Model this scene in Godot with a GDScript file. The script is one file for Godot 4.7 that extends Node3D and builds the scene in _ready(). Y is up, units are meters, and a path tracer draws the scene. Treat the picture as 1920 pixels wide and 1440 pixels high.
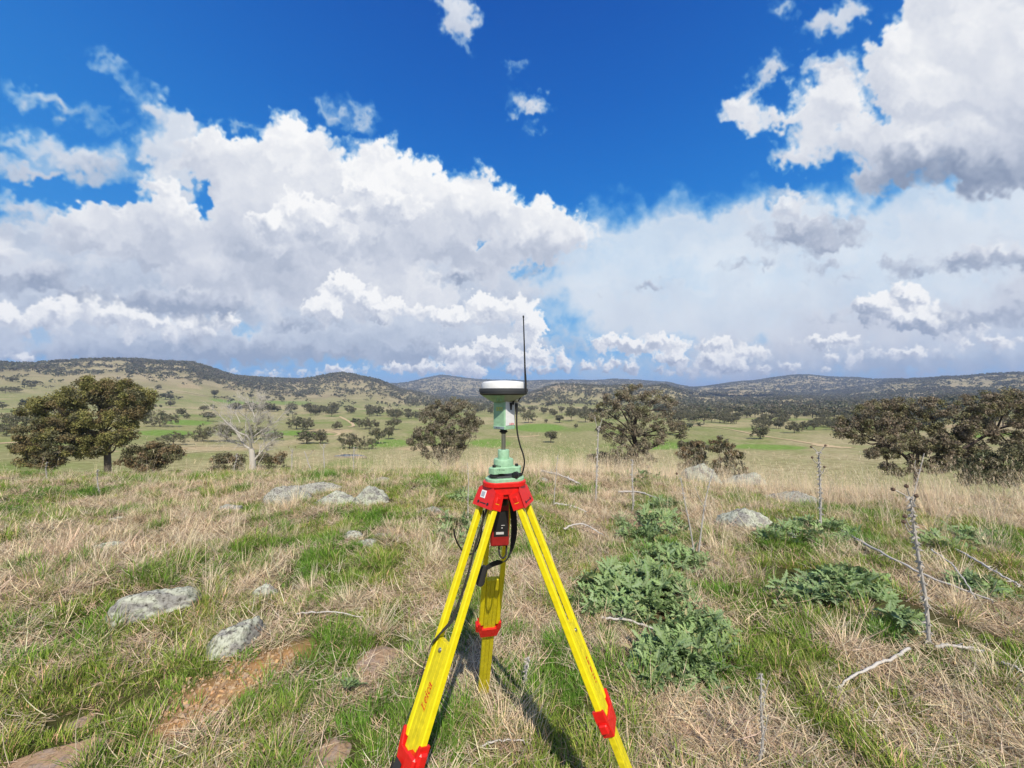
extends Node3D

# Photograph frame used for measuring: 1920 x 1440, focal length in those pixels, row of the horizon.
const FOCAL := 721.0
const HORIZON_ROW := 735.0
const EYE := 1.65

var rng := RandomNumberGenerator.new()
var used := {}
var mats := {}


func _ready():
	rng.seed = 20
	set_camera_and_light()
	make_noises()
	build_ground()
	build_clouds()
	build_valley()
	build_tripod()
	build_rocks()
	build_plants()
	build_grass()


func set_camera_and_light():
	var cam := Camera3D.new()
	cam.name = "camera"
	cam.position = Vector3(0, EYE, 0)
	cam.rotation.x = atan((HORIZON_ROW - 720.0) / FOCAL)
	cam.fov = rad_to_deg(2.0 * atan(720.0 / FOCAL))
	cam.near = 0.05
	cam.far = 20000.0
	add_child(cam)
	var sun := DirectionalLight3D.new()
	sun.name = "sun"
	sun.light_color = Color(1.0, 0.965, 0.9)
	sun.light_energy = 1.5
	sun.light_angular_distance = 0.5
	sun.shadow_enabled = true
	sun.look_at_from_position(Vector3.ZERO, Vector3(-0.26, -1.3, -1.08))
	add_child(sun)
	var env := Environment.new()
	env.background_mode = Environment.BG_SKY
	var sky := Sky.new()
	var pano := PanoramaSkyMaterial.new()
	pano.panorama = ImageTexture.create_from_image(paint_sky())
	sky.sky_material = pano
	env.sky = sky
	env.tonemap_mode = Environment.TONE_MAPPER_LINEAR
	env.tonemap_exposure = 1.22
	env.background_energy_multiplier = 1.0 / 1.22
	env.sdfgi_enabled = true
	env.ssao_enabled = true
	env.ssil_enabled = true
	env.fog_enabled = true
	env.fog_density = 0.00015
	env.fog_light_color = Color(0.72, 0.82, 1.0)
	var we := WorldEnvironment.new()
	we.name = "world_environment"
	we.environment = env
	add_child(we)


# ---------------------------------------------------------------- sky

class CloudLayer:
	var field := PackedFloat32Array()   # about one unit per 50 px inside the cloud's outline
	var tone := PackedFloat32Array()    # darker undersides (negative) and bright heads (positive)
	var rough := 0.5
	var wisp := 0.4
	var soft := 0.25
	var scale := 1.0
	var relief := 1.0
	var light := 0.8
	var opacity := 1.0
	var stretch := Vector2(1, 1)
	var turn := 0.0
	const W := 400
	const H := 168
	const STEP := 6.0
	const X0 := -240.0
	const Y0 := -230.0

	func _init():
		field.resize(W * H)
		field.fill(-1.5)
		tone.resize(W * H)
		tone.fill(0.0)

	func lobes(list: Array, per := 50.0):
		for e in list:
			var cx: float = (e[0] - X0) / STEP
			var cy: float = (e[1] - Y0) / STEP
			var rx: float = e[2] / STEP
			var ry: float = e[3] / STEP
			var a: float = deg_to_rad(e[4]) if e.size() > 4 else 0.0
			var ca := cos(a)
			var sa := sin(a)
			var unit: float = minf(e[2], e[3]) / per
			var reach := maxf(rx, ry) * 2.2 + 2
			for j in range(maxi(0, int(cy - reach)), mini(H, int(cy + reach) + 1)):
				for i in range(maxi(0, int(cx - reach)), mini(W, int(cx + reach) + 1)):
					var x := i - cx
					var y := j - cy
					var u := (x * ca + y * sa) / rx
					var v := (-x * sa + y * ca) / ry
					var s := (1.0 - sqrt(u * u + v * v)) * unit
					var k := j * W + i
					var f := field[k]
					var h := clampf(0.5 + 0.5 * (s - f) / 0.45, 0.0, 1.0)
					field[k] = lerpf(f, s, h) + 0.45 * h * (1.0 - h)

	func shade(list: Array):
		for e in list:
			var cx: float = (e[0] - X0) / STEP
			var cy: float = (e[1] - Y0) / STEP
			var rx: float = e[2] / STEP
			var ry: float = e[3] / STEP
			for j in range(maxi(0, int(cy - ry * 2)), mini(H, int(cy + ry * 2) + 1)):
				for i in range(maxi(0, int(cx - rx * 2)), mini(W, int(cx + rx * 2) + 1)):
					var q: float = pow((i - cx) / rx, 2) + pow((j - cy) / ry, 2)
					tone[j * W + i] += e[4] * exp(-q * 1.2)

	func holes(list: Array):
		for e in list:
			var cx: float = (e[0] - X0) / STEP
			var cy: float = (e[1] - Y0) / STEP
			var rx: float = e[2] / STEP
			var ry: float = e[3] / STEP
			for j in range(maxi(0, int(cy - ry * 2.4)), mini(H, int(cy + ry * 2.4) + 1)):
				for i in range(maxi(0, int(cx - rx * 2.4)), mini(W, int(cx + rx * 2.4) + 1)):
					var q: float = pow((i - cx) / rx, 2) + pow((j - cy) / ry, 2)
					field[j * W + i] -= e[4] * exp(-q)

	func look(buffer: PackedFloat32Array, px: float, py: float) -> float:
		var x := clampf((px - X0) / STEP, 0.0, W - 1.01)
		var y := clampf((py - Y0) / STEP, 0.0, H - 1.01)
		var i := int(x)
		var j := int(y)
		var fx := x - i
		var fy := y - j
		var k := j * W + i
		return lerpf(lerpf(buffer[k], buffer[k + 1], fx), lerpf(buffer[k + W], buffer[k + W + 1], fx), fy)


var puffs := FastNoiseLite.new()
var fluff := FastNoiseLite.new()
var bend := FastNoiseLite.new()
var cloud_layers: Array[CloudLayer] = []
const PANO_W := 4096
const PANO_H := 2048
const CROP_W := 1600
const CROP_H := 640
var crop_bytes: Array = []


func cloud_color(l: float) -> Color:
	l = clampf(l, 0.0, 1.0)
	if l > 0.62:
		return Color8(206, 212, 225).lerp(Color8(253, 253, 253), (l - 0.62) / 0.38)
	return Color8(124, 140, 168).lerp(Color8(206, 212, 225), l / 0.62)


func clear_sky(up: float, az: float) -> Color:
	# up: elevation in degrees, az: degrees from the view's middle; deepest blue opposite the sun
	var c := Color8(16, 78, 168)
	var stops := [[0.0, Color8(164, 200, 234)], [3.0, Color8(136, 188, 236)], [9.0, Color8(88, 165, 230)], [17.0, Color8(46, 138, 220)], [26.0, Color8(30, 120, 208)], [36.0, Color8(22, 101, 192)], [46.0, Color8(18, 86, 177)], [90.0, Color8(12, 68, 150)]]
	for i in range(1, stops.size()):
		if up <= stops[i][0]:
			c = stops[i - 1][1].lerp(stops[i][1], clampf((up - stops[i - 1][0]) / (stops[i][0] - stops[i - 1][0]), 0, 1))
			break
	var away: float = clampf(absf(az - 6.0) / 55.0, 0.0, 1.5)
	return c.lerp(Color8(72, 150, 220), 0.30 * away * away * clampf(1.0 - up / 90.0, 0, 1))


func one_layer(l: CloudLayer, px: float, py: float, under: Color) -> Color:
	if l.look(l.field, px, py) < -1.1:
		return under
	var s := l.scale
	var wx := px + 16.0 / s * bend.get_noise_2d(px * s, py * s) + 5.0 / s * bend.get_noise_2d(px * s * 4.0 + 500.0, py * s * 4.0)
	var wy := py + 16.0 / s * bend.get_noise_2d(px * s + 900.0, py * s + 300.0) + 5.0 / s * bend.get_noise_2d(px * s * 4.0, py * s * 4.0 + 700.0)
	var h := cloud_height(l, wx, wy)
	if h <= 0.0:
		return under
	var a := smoothstep(0.0, l.soft, h) * l.opacity
	var d := 3.0 / s
	var gx := (cloud_height(l, wx + d, wy) - h) * s
	var gy := (cloud_height(l, wx, wy + d) - h) * s
	var wide := 15.0 / s
	var bx := (cloud_height(l, wx + wide, wy) - h) * s * 0.45
	var by := (cloud_height(l, wx, wy + wide) - h) * s * 0.45
	# lit from above and from the right of the camera
	var lum := l.light + l.relief * (clampf(gy * 0.6 - gx * 0.35, -0.12, 0.12) + clampf(by * 0.6 - bx * 0.35, -0.16, 0.14)) + l.look(l.tone, wx, wy)
	lum += 0.10 * fluff.get_noise_2d(px * s * 1.3 + 40.0, py * s * 1.3)
	# thin rims let the light through
	lum += 0.08 * (1.0 - smoothstep(0.0, 0.7, h))
	return under.lerp(cloud_color(lum), a)


func cloud_height(l: CloudLayer, x: float, y: float) -> float:
	var f := l.look(l.field, x, y)
	if f < -1.1:
		return -1.0
	var s := l.scale
	var u := x * s
	var v := y * s
	if l.turn != 0.0:
		var ca := cos(l.turn)
		var sa := sin(l.turn)
		var t := u * ca + v * sa
		v = -u * sa + v * ca
		u = t
	u *= l.stretch.x
	v *= l.stretch.y
	return minf(f, 1.2) * 0.8 + l.rough * 2.0 * (-0.55 - puffs.get_noise_2d(u, v)) + l.wisp * fluff.get_noise_2d(u, v)


func front_sky(px: float, py: float, up: float, az: float) -> Color:
	var c := clear_sky(up, az)
	for l in cloud_layers:
		c = one_layer(l, px, py, c)
	return c


func rest_of_sky(d: Vector3) -> Color:
	var up := rad_to_deg(asin(clampf(d.y, -1, 1)))
	var az := rad_to_deg(atan2(d.x, -d.z))
	var c := clear_sky(maxf(up, 0.0), az)
	var p := Vector2(d.x, d.z) * 420.0 / (maxf(d.y, 0.0) + 0.28)
	var f := 1.5 * fluff.get_noise_2d(p.x * 0.35 + 77.0, p.y * 0.35) + lerpf(0.55, -0.12, clampf(up / 40.0, 0, 1))
	var h := f + 0.5 * (2.0 * (-0.55 - puffs.get_noise_2d(p.x, p.y)) + 0.7 * fluff.get_noise_2d(p.x, p.y))
	if h > 0.0:
		var lum := 0.82 - 0.22 * smoothstep(0.3, 1.2, h) + 0.14 * fluff.get_noise_2d(p.x * 1.4, p.y * 1.4 + 300.0)
		c = c.lerp(cloud_color(lum), smoothstep(0.0, 0.3, h))
	return c


func crop_rows(band: int):
	var lines := PackedByteArray()
	lines.resize(CROP_W * 20 * 4)
	var pitch := Basis(Vector3.RIGHT, atan((HORIZON_ROW - 720.0) / FOCAL)).inverse()
	for r in 20:
		var row := band * 20 + r
		var theta := PI * (PANO_H / 2 - CROP_H + row + 0.5) / PANO_H
		for i in CROP_W:
			var phi := TAU * ((PANO_W / 2 - CROP_W / 2 + i + 0.5) / PANO_W - 0.5)
			var d := Vector3(sin(phi) * sin(theta), cos(theta), -cos(phi) * sin(theta))
			var e := pitch * d
			var px := 960.0 + FOCAL * e.x / -e.z
			var py := 720.0 - FOCAL * e.y / -e.z
			var inside := minf(minf(px + 640.0, 2560.0 - px) / 600.0, (py + 340.0) / 320.0)
			var c: Color
			if inside > 0.0:
				c = front_sky(px, py, 90.0 - rad_to_deg(theta), rad_to_deg(phi))
				if inside < 1.0:
					c = rest_of_sky(d).lerp(c, smoothstep(0.0, 1.0, inside))
			else:
				c = rest_of_sky(d)
			var k := (r * CROP_W + i) * 4
			lines[k] = int(clampf(c.r, 0, 1) * 255.0 + 0.5)
			lines[k + 1] = int(clampf(c.g, 0, 1) * 255.0 + 0.5)
			lines[k + 2] = int(clampf(c.b, 0, 1) * 255.0 + 0.5)
			lines[k + 3] = 255
	crop_bytes[band] = lines


var far_bytes: Array = []


func far_rows(row: int):
	var line := PackedByteArray()
	line.resize(1024 * 4)
	var theta := PI * (row + 0.5) / 512.0
	for i in 1024:
		var phi := TAU * (i + 0.5) / 1024.0   # a panorama begins at the view's -Z
		var d := Vector3(sin(phi) * sin(theta), cos(theta), -cos(phi) * sin(theta))
		var c := rest_of_sky(d) if d.y > 0.0 else Color8(120, 130, 110)
		line[i * 4] = int(clampf(c.r, 0, 1) * 255.0)
		line[i * 4 + 1] = int(clampf(c.g, 0, 1) * 255.0)
		line[i * 4 + 2] = int(clampf(c.b, 0, 1) * 255.0)
		line[i * 4 + 3] = 255
	far_bytes[row] = line


func paint_sky() -> Image:
	puffs.seed = 5
	puffs.noise_type = FastNoiseLite.TYPE_CELLULAR
	puffs.cellular_return_type = FastNoiseLite.RETURN_DISTANCE
	puffs.cellular_distance_function = FastNoiseLite.DISTANCE_EUCLIDEAN
	puffs.cellular_jitter = 1.0
	puffs.frequency = 0.011
	puffs.fractal_type = FastNoiseLite.FRACTAL_FBM
	puffs.fractal_octaves = 4
	puffs.fractal_gain = 0.45
	fluff.seed = 9
	fluff.noise_type = FastNoiseLite.TYPE_SIMPLEX_SMOOTH
	fluff.frequency = 0.008
	fluff.fractal_type = FastNoiseLite.FRACTAL_FBM
	fluff.fractal_octaves = 6
	fluff.fractal_gain = 0.55
	bend.seed = 31
	bend.noise_type = FastNoiseLite.TYPE_SIMPLEX
	bend.frequency = 0.02
	bend.fractal_type = FastNoiseLite.FRACTAL_FBM
	bend.fractal_octaves = 3
	lay_out_clouds()
	var bands := CROP_H / 20
	crop_bytes.resize(bands)
	far_bytes.resize(512)
	var job := WorkerThreadPool.add_group_task(crop_rows, bands)
	WorkerThreadPool.wait_for_group_task_completion(job)
	job = WorkerThreadPool.add_group_task(far_rows, 512)
	WorkerThreadPool.wait_for_group_task_completion(job)
	var all := PackedByteArray()
	for b in far_bytes:
		all.append_array(b)
	var whole := Image.create_from_data(1024, 512, false, Image.FORMAT_RGBA8, all)
	whole.resize(PANO_W, PANO_H, Image.INTERPOLATE_CUBIC)
	all = PackedByteArray()
	for b in crop_bytes:
		all.append_array(b)
	var crop := Image.create_from_data(CROP_W, CROP_H, false, Image.FORMAT_RGBA8, all)
	whole.blit_rect(crop, Rect2i(CROP_W / 2, 0, CROP_W / 2, CROP_H), Vector2i(0, PANO_H / 2 - CROP_H))
	whole.blit_rect(crop, Rect2i(0, 0, CROP_W / 2, CROP_H), Vector2i(PANO_W - CROP_W / 2, PANO_H / 2 - CROP_H))
	crop_bytes.clear()
	far_bytes.clear()
	return whole


func layer(rough: float, soft: float, scale: float, relief: float, light: float, opacity: float, lobe_list: Array, shades: Array, stretch := Vector2(1, 1), turn := 0.0, per := 50.0, wisp := -1.0):
	var l := CloudLayer.new()
	l.rough = rough
	l.soft = soft
	l.scale = scale
	l.relief = relief
	l.light = light
	l.opacity = opacity
	l.stretch = stretch
	l.turn = turn
	l.wisp = wisp if wisp >= 0.0 else rough * 0.9
	l.lobes(lobe_list, per)
	l.shade(shades)
	cloud_layers.append(l)


func lay_out_clouds():
	# high thin veil on the right
	layer(0.2, 1.1, 0.5, 0.1, 0.86, 0.92, [[1500, 520, 640, 180], [1230, 510, 320, 140], [1850, 440, 360, 150], [2100, 480, 300, 200]], [[1500, 600, 500, 70, -0.1], [1350, 500, 260, 50, 0.06]], Vector2(0.5, 1.6), -0.12)
	# hazy low bank over the right horizon
	layer(0.3, 0.9, 0.8, 0.3, 0.64, 0.9, [[1750, 645, 460, 85], [1450, 675, 340, 60], [2050, 600, 250, 130], [1180, 690, 200, 34]], [[1750, 690, 500, 34, -0.2]], Vector2(0.6, 1.5), 0.0, 36.0)
	# low bank over the left horizon
	layer(0.35, 0.6, 1.2, 0.7, 0.6, 0.95, [[350, 640, 560, 60], [800, 640, 330, 70], [-150, 600, 260, 100], [700, 560, 360, 120], [250, 500, 460, 130]], [[400, 672, 400, 24, -0.3], [850, 665, 120, 25, -0.12]], Vector2(0.7, 1.4), 0.0, 40.0)
	# thin streaks upper left
	layer(0.42, 0.8, 0.7, 0.4, 0.76, 0.95, [[340, 250, 60, 50, 60], [70, 330, 130, 30, 15], [110, 200, 120, 26, 17], [210, 125, 44, 18, 40], [240, 165, 60, 24, 40], [290, 205, 74, 38, 45], [120, 112, 22, 8, 30], [330, 240, 40, 24, 60], [150, 300, 180, 42, 17], [40, 270, 90, 26, 30], [50, 385, 130, 36, 10], [-60, 300, 120, 50, 20], [330, 330, 60, 110, -20], [225, 300, 50, 30, 30], [625, 215, 42, 26, 30], [670, 220, 34, 18, 70], [605, 205, 20, 16]], [[150, 325, 160, 26, -0.16], [120, 225, 110, 14, -0.12], [60, 405, 140, 20, -0.1]], Vector2(0.45, 1.3), 0.45, 32.0)
	# the long bank rising on the left
	layer(0.55, 0.36, 0.85, 1.0, 0.76, 1.0, [[420, 310, 110, 70], [370, 275, 60, 36], [545, 280, 66, 72], [535, 243, 34, 34], [480, 350, 170, 110], [650, 330, 60, 50], [720, 285, 46, 40], [700, 300, 50, 40], [770, 330, 100, 64], [700, 400, 180, 110], [860, 370, 90, 48], [930, 348, 28, 20], [930, 405, 110, 60], [1020, 400, 50, 34], [1000, 450, 120, 56], [1090, 455, 70, 46], [850, 460, 160, 70], [560, 440, 200, 110], [330, 420, 150, 90], [180, 440, 150, 60], [640, 530, 220, 70], [430, 520, 180, 60], [250, 470, 160, 60]],
		[[860, 475, 280, 44, -0.13], [500, 450, 130, 60, -0.13], [280, 450, 180, 60, -0.1], [1000, 485, 150, 26, -0.1], [545, 262, 70, 50, 0.16], [545, 330, 60, 40, 0.08], [740, 320, 110, 40, 0.2], [870, 362, 90, 28, 0.18], [1020, 405, 60, 28, 0.16], [1090, 440, 50, 24, 0.12], [470, 525, 220, 40, -0.18], [420, 340, 120, 50, 0.04], [820, 425, 100, 30, -0.12], [640, 430, 90, 40, -0.16]], Vector2(1, 1), 0.0, 50.0, 0.3)
	var gaps := [[376, 385, 24, 50, 0.85], [352, 340, 18, 30, 0.9], [255, 513, 54, 10, 1.2], [214, 543, 30, 9, 1.2], [906, 460, 18, 12, 0.7], [1018, 466, 12, 26, 0.5], [200, 372, 80, 14, 1.3], [80, 352, 95, 14, 1.2], [130, 480, 90, 10, 0.8]]
	for l in cloud_layers:
		l.holes(gaps)
	# heads in front of it
	layer(0.55, 0.26, 1.2, 1.3, 0.84, 1.0, [[560, 400, 60, 46], [520, 430, 60, 50], [620, 430, 70, 44], [690, 365, 50, 40], [740, 385, 66, 44], [660, 400, 50, 34]], [[600, 462, 130, 34, -0.2], [740, 422, 90, 24, -0.2], [690, 350, 40, 16, 0.08]], Vector2(1, 1), 0.0, 44.0, 0.25)
	# bright heads low on the left
	layer(0.6, 0.2, 1.5, 1.5, 0.92, 1.0, [[100, 590, 76, 34], [160, 575, 60, 28], [215, 595, 60, 30], [60, 600, 40, 24], [640, 545, 52, 36], [690, 562, 48, 30], [600, 580, 54, 28], [740, 584, 44, 18], [380, 615, 66, 20], [430, 610, 44, 18], [300, 612, 66, 22], [10, 595, 44, 28], [980, 590, 36, 30], [1000, 625, 24, 30], [920, 580, 56, 28], [870, 604, 60, 22]], [[150, 620, 200, 16, -0.28], [660, 604, 150, 16, -0.32], [920, 612, 120, 14, -0.2], [370, 636, 120, 12, -0.28]], Vector2(1, 1), 0.0, 34.0, 0.22)
	# grey undersides drifting lower left
	layer(0.42, 0.5, 1.2, 0.8, 0.36, 0.9, [[50, 520, 130, 36], [140, 545, 60, 16], [-40, 470, 100, 50], [340, 570, 130, 36], [430, 580, 60, 22], [250, 565, 60, 20], [540, 607, 28, 12], [690, 595, 74, 15], [650, 612, 60, 10], [360, 640, 44, 14], [410, 650, 44, 10], [160, 620, 20, 7], [560, 655, 170, 16], [300, 668, 240, 9], [780, 645, 70, 13], [870, 520, 120, 18], [90, 632, 60, 10]], [[20, 470, 130, 34, 0.42], [340, 540, 130, 16, 0.22], [50, 500, 100, 14, 0.12], [870, 505, 110, 14, 0.25]], Vector2(0.8, 1.3), 0.0, 30.0, 0.32)
	# cumulus along the horizon
	layer(0.55, 0.2, 2.2, 1.5, 0.84, 1.0, [[20, 668, 44, 12], [880, 665, 70, 20], [930, 650, 46, 20], [1000, 672, 64, 20], [1060, 690, 64, 11], [960, 692, 90, 13], [850, 692, 80, 11], [760, 692, 50, 7], [1150, 645, 56, 18], [1120, 640, 24, 12], [1200, 652, 30, 14], [1260, 643, 50, 22], [1330, 648, 60, 20], [1390, 664, 64, 14], [1300, 674, 110, 14], [1210, 690, 60, 10], [1330, 696, 80, 8], [1640, 578, 60, 30], [1700, 560, 44, 30], [1720, 600, 70, 28], [1780, 610, 60, 18], [1860, 640, 60, 16], [1690, 665, 90, 11], [1600, 672, 60, 8], [530, 700, 80, 6], [640, 696, 60, 6], [1480, 690, 90, 7], [1560, 640, 60, 12]], [[1300, 690, 220, 10, -0.34], [1700, 622, 140, 18, -0.34], [1000, 697, 160, 7, -0.34], [1730, 550, 44, 16, 0.1], [880, 682, 80, 8, -0.2], [1620, 590, 40, 20, -0.2]], Vector2(1, 1), 0.0, 22.0, 0.25)
	# scattered grey pieces on the right
	layer(0.5, 0.5, 1.2, 0.9, 0.44, 0.95, [[1500, 430, 110, 44], [1470, 392, 60, 34], [1430, 420, 56, 24], [1560, 460, 66, 24], [1595, 430, 36, 22], [1440, 492, 64, 12], [1540, 500, 90, 7], [1510, 535, 20, 18], [1790, 490, 120, 26], [1880, 480, 100, 32], [1720, 512, 56, 16], [1610, 518, 36, 8], [1130, 550, 46, 11], [1220, 537, 34, 13], [1860, 590, 110, 28], [1910, 565, 70, 18], [1560, 600, 60, 12]], [[1465, 385, 70, 26, 0.42], [1420, 410, 40, 18, 0.3], [1870, 466, 140, 16, 0.26], [1780, 505, 90, 14, -0.08]], Vector2(0.8, 1.2), 0.0, 30.0, 0.4)
	# the big cloud in the upper right
	layer(0.6, 0.42, 0.8, 0.9, 0.77, 1.0, [[1460, 225, 84, 40], [1400, 212, 34, 28], [1560, 200, 90, 70], [1490, 165, 44, 34], [1560, 130, 60, 30], [1600, 260, 130, 60], [1720, 150, 120, 120], [1760, 40, 90, 90], [1850, 100, 160, 160], [1700, 280, 150, 70], [1850, 280, 170, 90], [1960, 150, 160, 200], [1960, -60, 220, 160], [1660, 330, 90, 36], [1480, 285, 70, 22, 20]],
		[[1840, 335, 210, 44, -0.52], [1700, 315, 110, 36, -0.3], [1640, 355, 80, 24, -0.2], [1960, 260, 160, 70, -0.24], [1600, 262, 120, 36, -0.08], [1440, 225, 80, 40, 0.1], [1700, 120, 40, 110, 0.06], [1830, 60, 120, 70, 0.08], [1560, 180, 60, 40, 0.05]], Vector2(1, 1), 0.0, 50.0, 0.3)
	# wisps
	layer(0.4, 0.8, 1.0, 0.4, 0.72, 0.95, [[858, 30, 50, 40, 60], [872, 85, 30, 18, 70], [840, 0, 34, 24], [972, 120, 28, 16, -40], [992, 195, 50, 32], [1006, 245, 24, 16], [1450, 125, 60, 30, -40], [1420, 160, 34, 16, -50], [1580, 118, 54, 26, -20], [1565, 34, 74, 28, -25], [1470, 12, 40, 24, -20], [1400, 46, 24, 9, -30], [1225, 212, 46, 7, -15], [450, 235, 34, 8, 20], [1330, 590, 20, 4]], [], Vector2(0.6, 1.2), -0.6, 24.0, 0.65)


# ---------------------------------------------------------------- lie of the land

var rough_noise := FastNoiseLite.new()
var patch_noise := FastNoiseLite.new()
var clump_noise := FastNoiseLite.new()
var hill_noise := FastNoiseLite.new()


func make_noises():
	rough_noise.seed = 3
	rough_noise.noise_type = FastNoiseLite.TYPE_SIMPLEX_SMOOTH
	rough_noise.frequency = 0.9
	rough_noise.fractal_octaves = 4
	patch_noise.seed = 14
	patch_noise.noise_type = FastNoiseLite.TYPE_SIMPLEX_SMOOTH
	patch_noise.frequency = 0.75
	patch_noise.fractal_octaves = 4
	clump_noise.seed = 41
	clump_noise.noise_type = FastNoiseLite.TYPE_SIMPLEX_SMOOTH
	clump_noise.frequency = 0.012
	clump_noise.fractal_octaves = 4
	hill_noise.seed = 8
	hill_noise.noise_type = FastNoiseLite.TYPE_SIMPLEX_SMOOTH
	hill_noise.frequency = 1.0
	hill_noise.fractal_octaves = 5


# distances (m) and, along each, the row at which the ground stands, by column of the photograph
const COLUMNS := [-300, 0, 200, 350, 450, 560, 640, 700, 760, 830, 900, 960, 1050, 1150, 1240, 1300, 1400, 1500, 1600, 1700, 1800, 1920, 2200]
const REACHES := [120.0, 200.0, 320.0, 500.0, 800.0, 1200.0, 1650.0, 2500.0, 4000.0, 5600.0, 9000.0]
const ROWS := [
	[866, 866, 866, 868, 868, 868, 868, 868, 868, 868, 868, 868, 868, 868, 868, 868, 868, 868, 868, 866, 866, 866, 866],
	[822, 822, 822, 824, 826, 826, 826, 826, 824, 822, 822, 822, 822, 822, 822, 824, 824, 826, 826, 824, 822, 820, 820],
	[790, 790, 790, 792, 795, 797, 797, 797, 797, 795, 795, 795, 794, 793, 793, 796, 798, 798, 798, 796, 792, 788, 788],
	[766, 768, 770, 772, 774, 775, 776, 776, 776, 775, 775, 774, 772, 772, 773, 775, 777, 777, 776, 774, 768, 762, 760],
	[734, 736, 738, 742, 750, 756, 757, 757, 760, 762, 763, 762, 758, 757, 759, 762, 763, 763, 762, 758, 752, 748, 746],
	[700, 702, 700, 706, 722, 738, 736, 728, 745, 752, 754, 750, 734, 730, 736, 748, 752, 753, 752, 748, 742, 738, 736],
	[685, 682, 673, 682, 707, 715, 702, 711, 732, 748, 748, 742, 722, 724, 724, 738, 744, 746, 744, 738, 732, 728, 726],
	[694, 694, 694, 700, 710, 716, 720, 728, 740, 744, 744, 742, 732, 728, 729, 733, 731, 736, 732, 717, 712, 703, 698],
	[704, 704, 704, 706, 712, 717, 722, 722, 718, 707, 711, 714, 717, 713, 721, 727, 716, 702, 710, 718, 718, 714, 712],
	[736, 736, 736, 736, 736, 736, 736, 736, 736, 736, 736, 736, 736, 736, 736, 736, 736, 736, 736, 736, 736, 736, 736],
	[736, 736, 736, 736, 736, 736, 736, 736, 736, 736, 736, 736, 736, 736, 736, 736, 736, 736, 736, 736, 736, 736, 736]]


func row_at(k: int, px: float) -> float:
	var n := COLUMNS.size()
	if px <= COLUMNS[0]:
		return ROWS[k][0]
	for i in range(1, n):
		if px <= COLUMNS[i]:
			var t: float = (px - COLUMNS[i - 1]) / float(COLUMNS[i] - COLUMNS[i - 1])
			t = t * t * (3.0 - 2.0 * t) * 0.6 + t * 0.4
			return lerpf(ROWS[k][i - 1], ROWS[k][i], t)
	return ROWS[k][n - 1]


func height(x: float, z: float) -> float:
	var r := sqrt(x * x + z * z)
	var a := absf(atan2(x, -z))
	var front := clampf(a, -1.02, 1.02)
	var px := 960.0 + FOCAL * tan(front) * signf(x)
	var across := cos(front)
	var e := 0.0
	# the hilltop and its brow
	var right := smoothstep(0.0, 0.95, atan2(x, -z)) if z < 0.0 else 0.5
	var c := lerpf(0.0113, 0.0185, right)
	var r0 := lerpf(3.6, 2.5, right)
	var rr := sqrt(z * z + 0.12 * x * x) if z < 0.0 else sqrt(0.6 * z * z + 0.12 * x * x)
	var over := maxf(0.0, rr - r0)
	var knee := 9.5
	var near := -c * over * over if over < knee else -c * knee * knee - 2.0 * c * knee * (over - knee) + 0.00065 * (over - knee) * (over - knee)
	near += 0.05 * rough_noise.get_noise_2d(x, z) + 0.22 * rough_noise.get_noise_2d(x * 0.22 + 30.0, z * 0.22) * smoothstep(1.0, 5.0, r)
	if r < 30.0:
		return near
	# the valley and the hills
	var far := 0.0
	var ground := []
	var k := 0
	while k < REACHES.size() and REACHES[k] < r:
		k += 1
	if k == 0:
		far = EYE + (HORIZON_ROW - row_at(0, px)) / FOCAL * REACHES[0] * across
	elif k == REACHES.size():
		far = EYE - 60.0
	else:
		var r1: float = REACHES[k - 1]
		var r2: float = REACHES[k]
		var h1 := (HORIZON_ROW - row_at(k - 1, px)) / FOCAL * r1 * across
		var h2 := (HORIZON_ROW - row_at(k, px)) / FOCAL * r2 * across
		var h0 := h1
		var h3 := h2
		if k >= 2:
			h0 = (HORIZON_ROW - row_at(k - 2, px)) / FOCAL * REACHES[k - 2] * across
		if k + 1 < REACHES.size():
			h3 = (HORIZON_ROW - row_at(k + 1, px)) / FOCAL * REACHES[k + 1] * across
		var t := log(r / r1) / log(r2 / r1)
		var m1 := (h2 - h0) * 0.5
		var m2 := (h3 - h1) * 0.5
		if (h1 - h0) * (h2 - h1) <= 0.0:
			m1 = 0.0
		if (h3 - h2) * (h2 - h1) <= 0.0:
			m2 = 0.0
		m1 = clampf(m1, -absf(h2 - h1) * 2.5, absf(h2 - h1) * 2.5)
		m2 = clampf(m2, -absf(h2 - h1) * 2.5, absf(h2 - h1) * 2.5)
		var t2 := t * t
		var t3 := t2 * t
		far = EYE + (2 * t3 - 3 * t2 + 1) * h1 + (t3 - 2 * t2 + t) * m1 + (-2 * t3 + 3 * t2) * h2 + (t3 - t2) * m2
		var wild := smoothstep(450.0, 1100.0, r)
		far += r * (0.0018 + 0.0080 * wild) * hill_noise.get_noise_2d(x / (60.0 + r * 0.28) + 5.0, z / (60.0 + r * 0.28))
	return lerpf(near, far, smoothstep(30.0, 112.0, r))


func ray(px: float, py: float) -> Vector3:
	var d := Vector3((px - 960.0) / FOCAL, -(py - 720.0) / FOCAL, -1.0).normalized()
	return Basis(Vector3.RIGHT, atan((HORIZON_ROW - 720.0) / FOCAL)) * d


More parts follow.
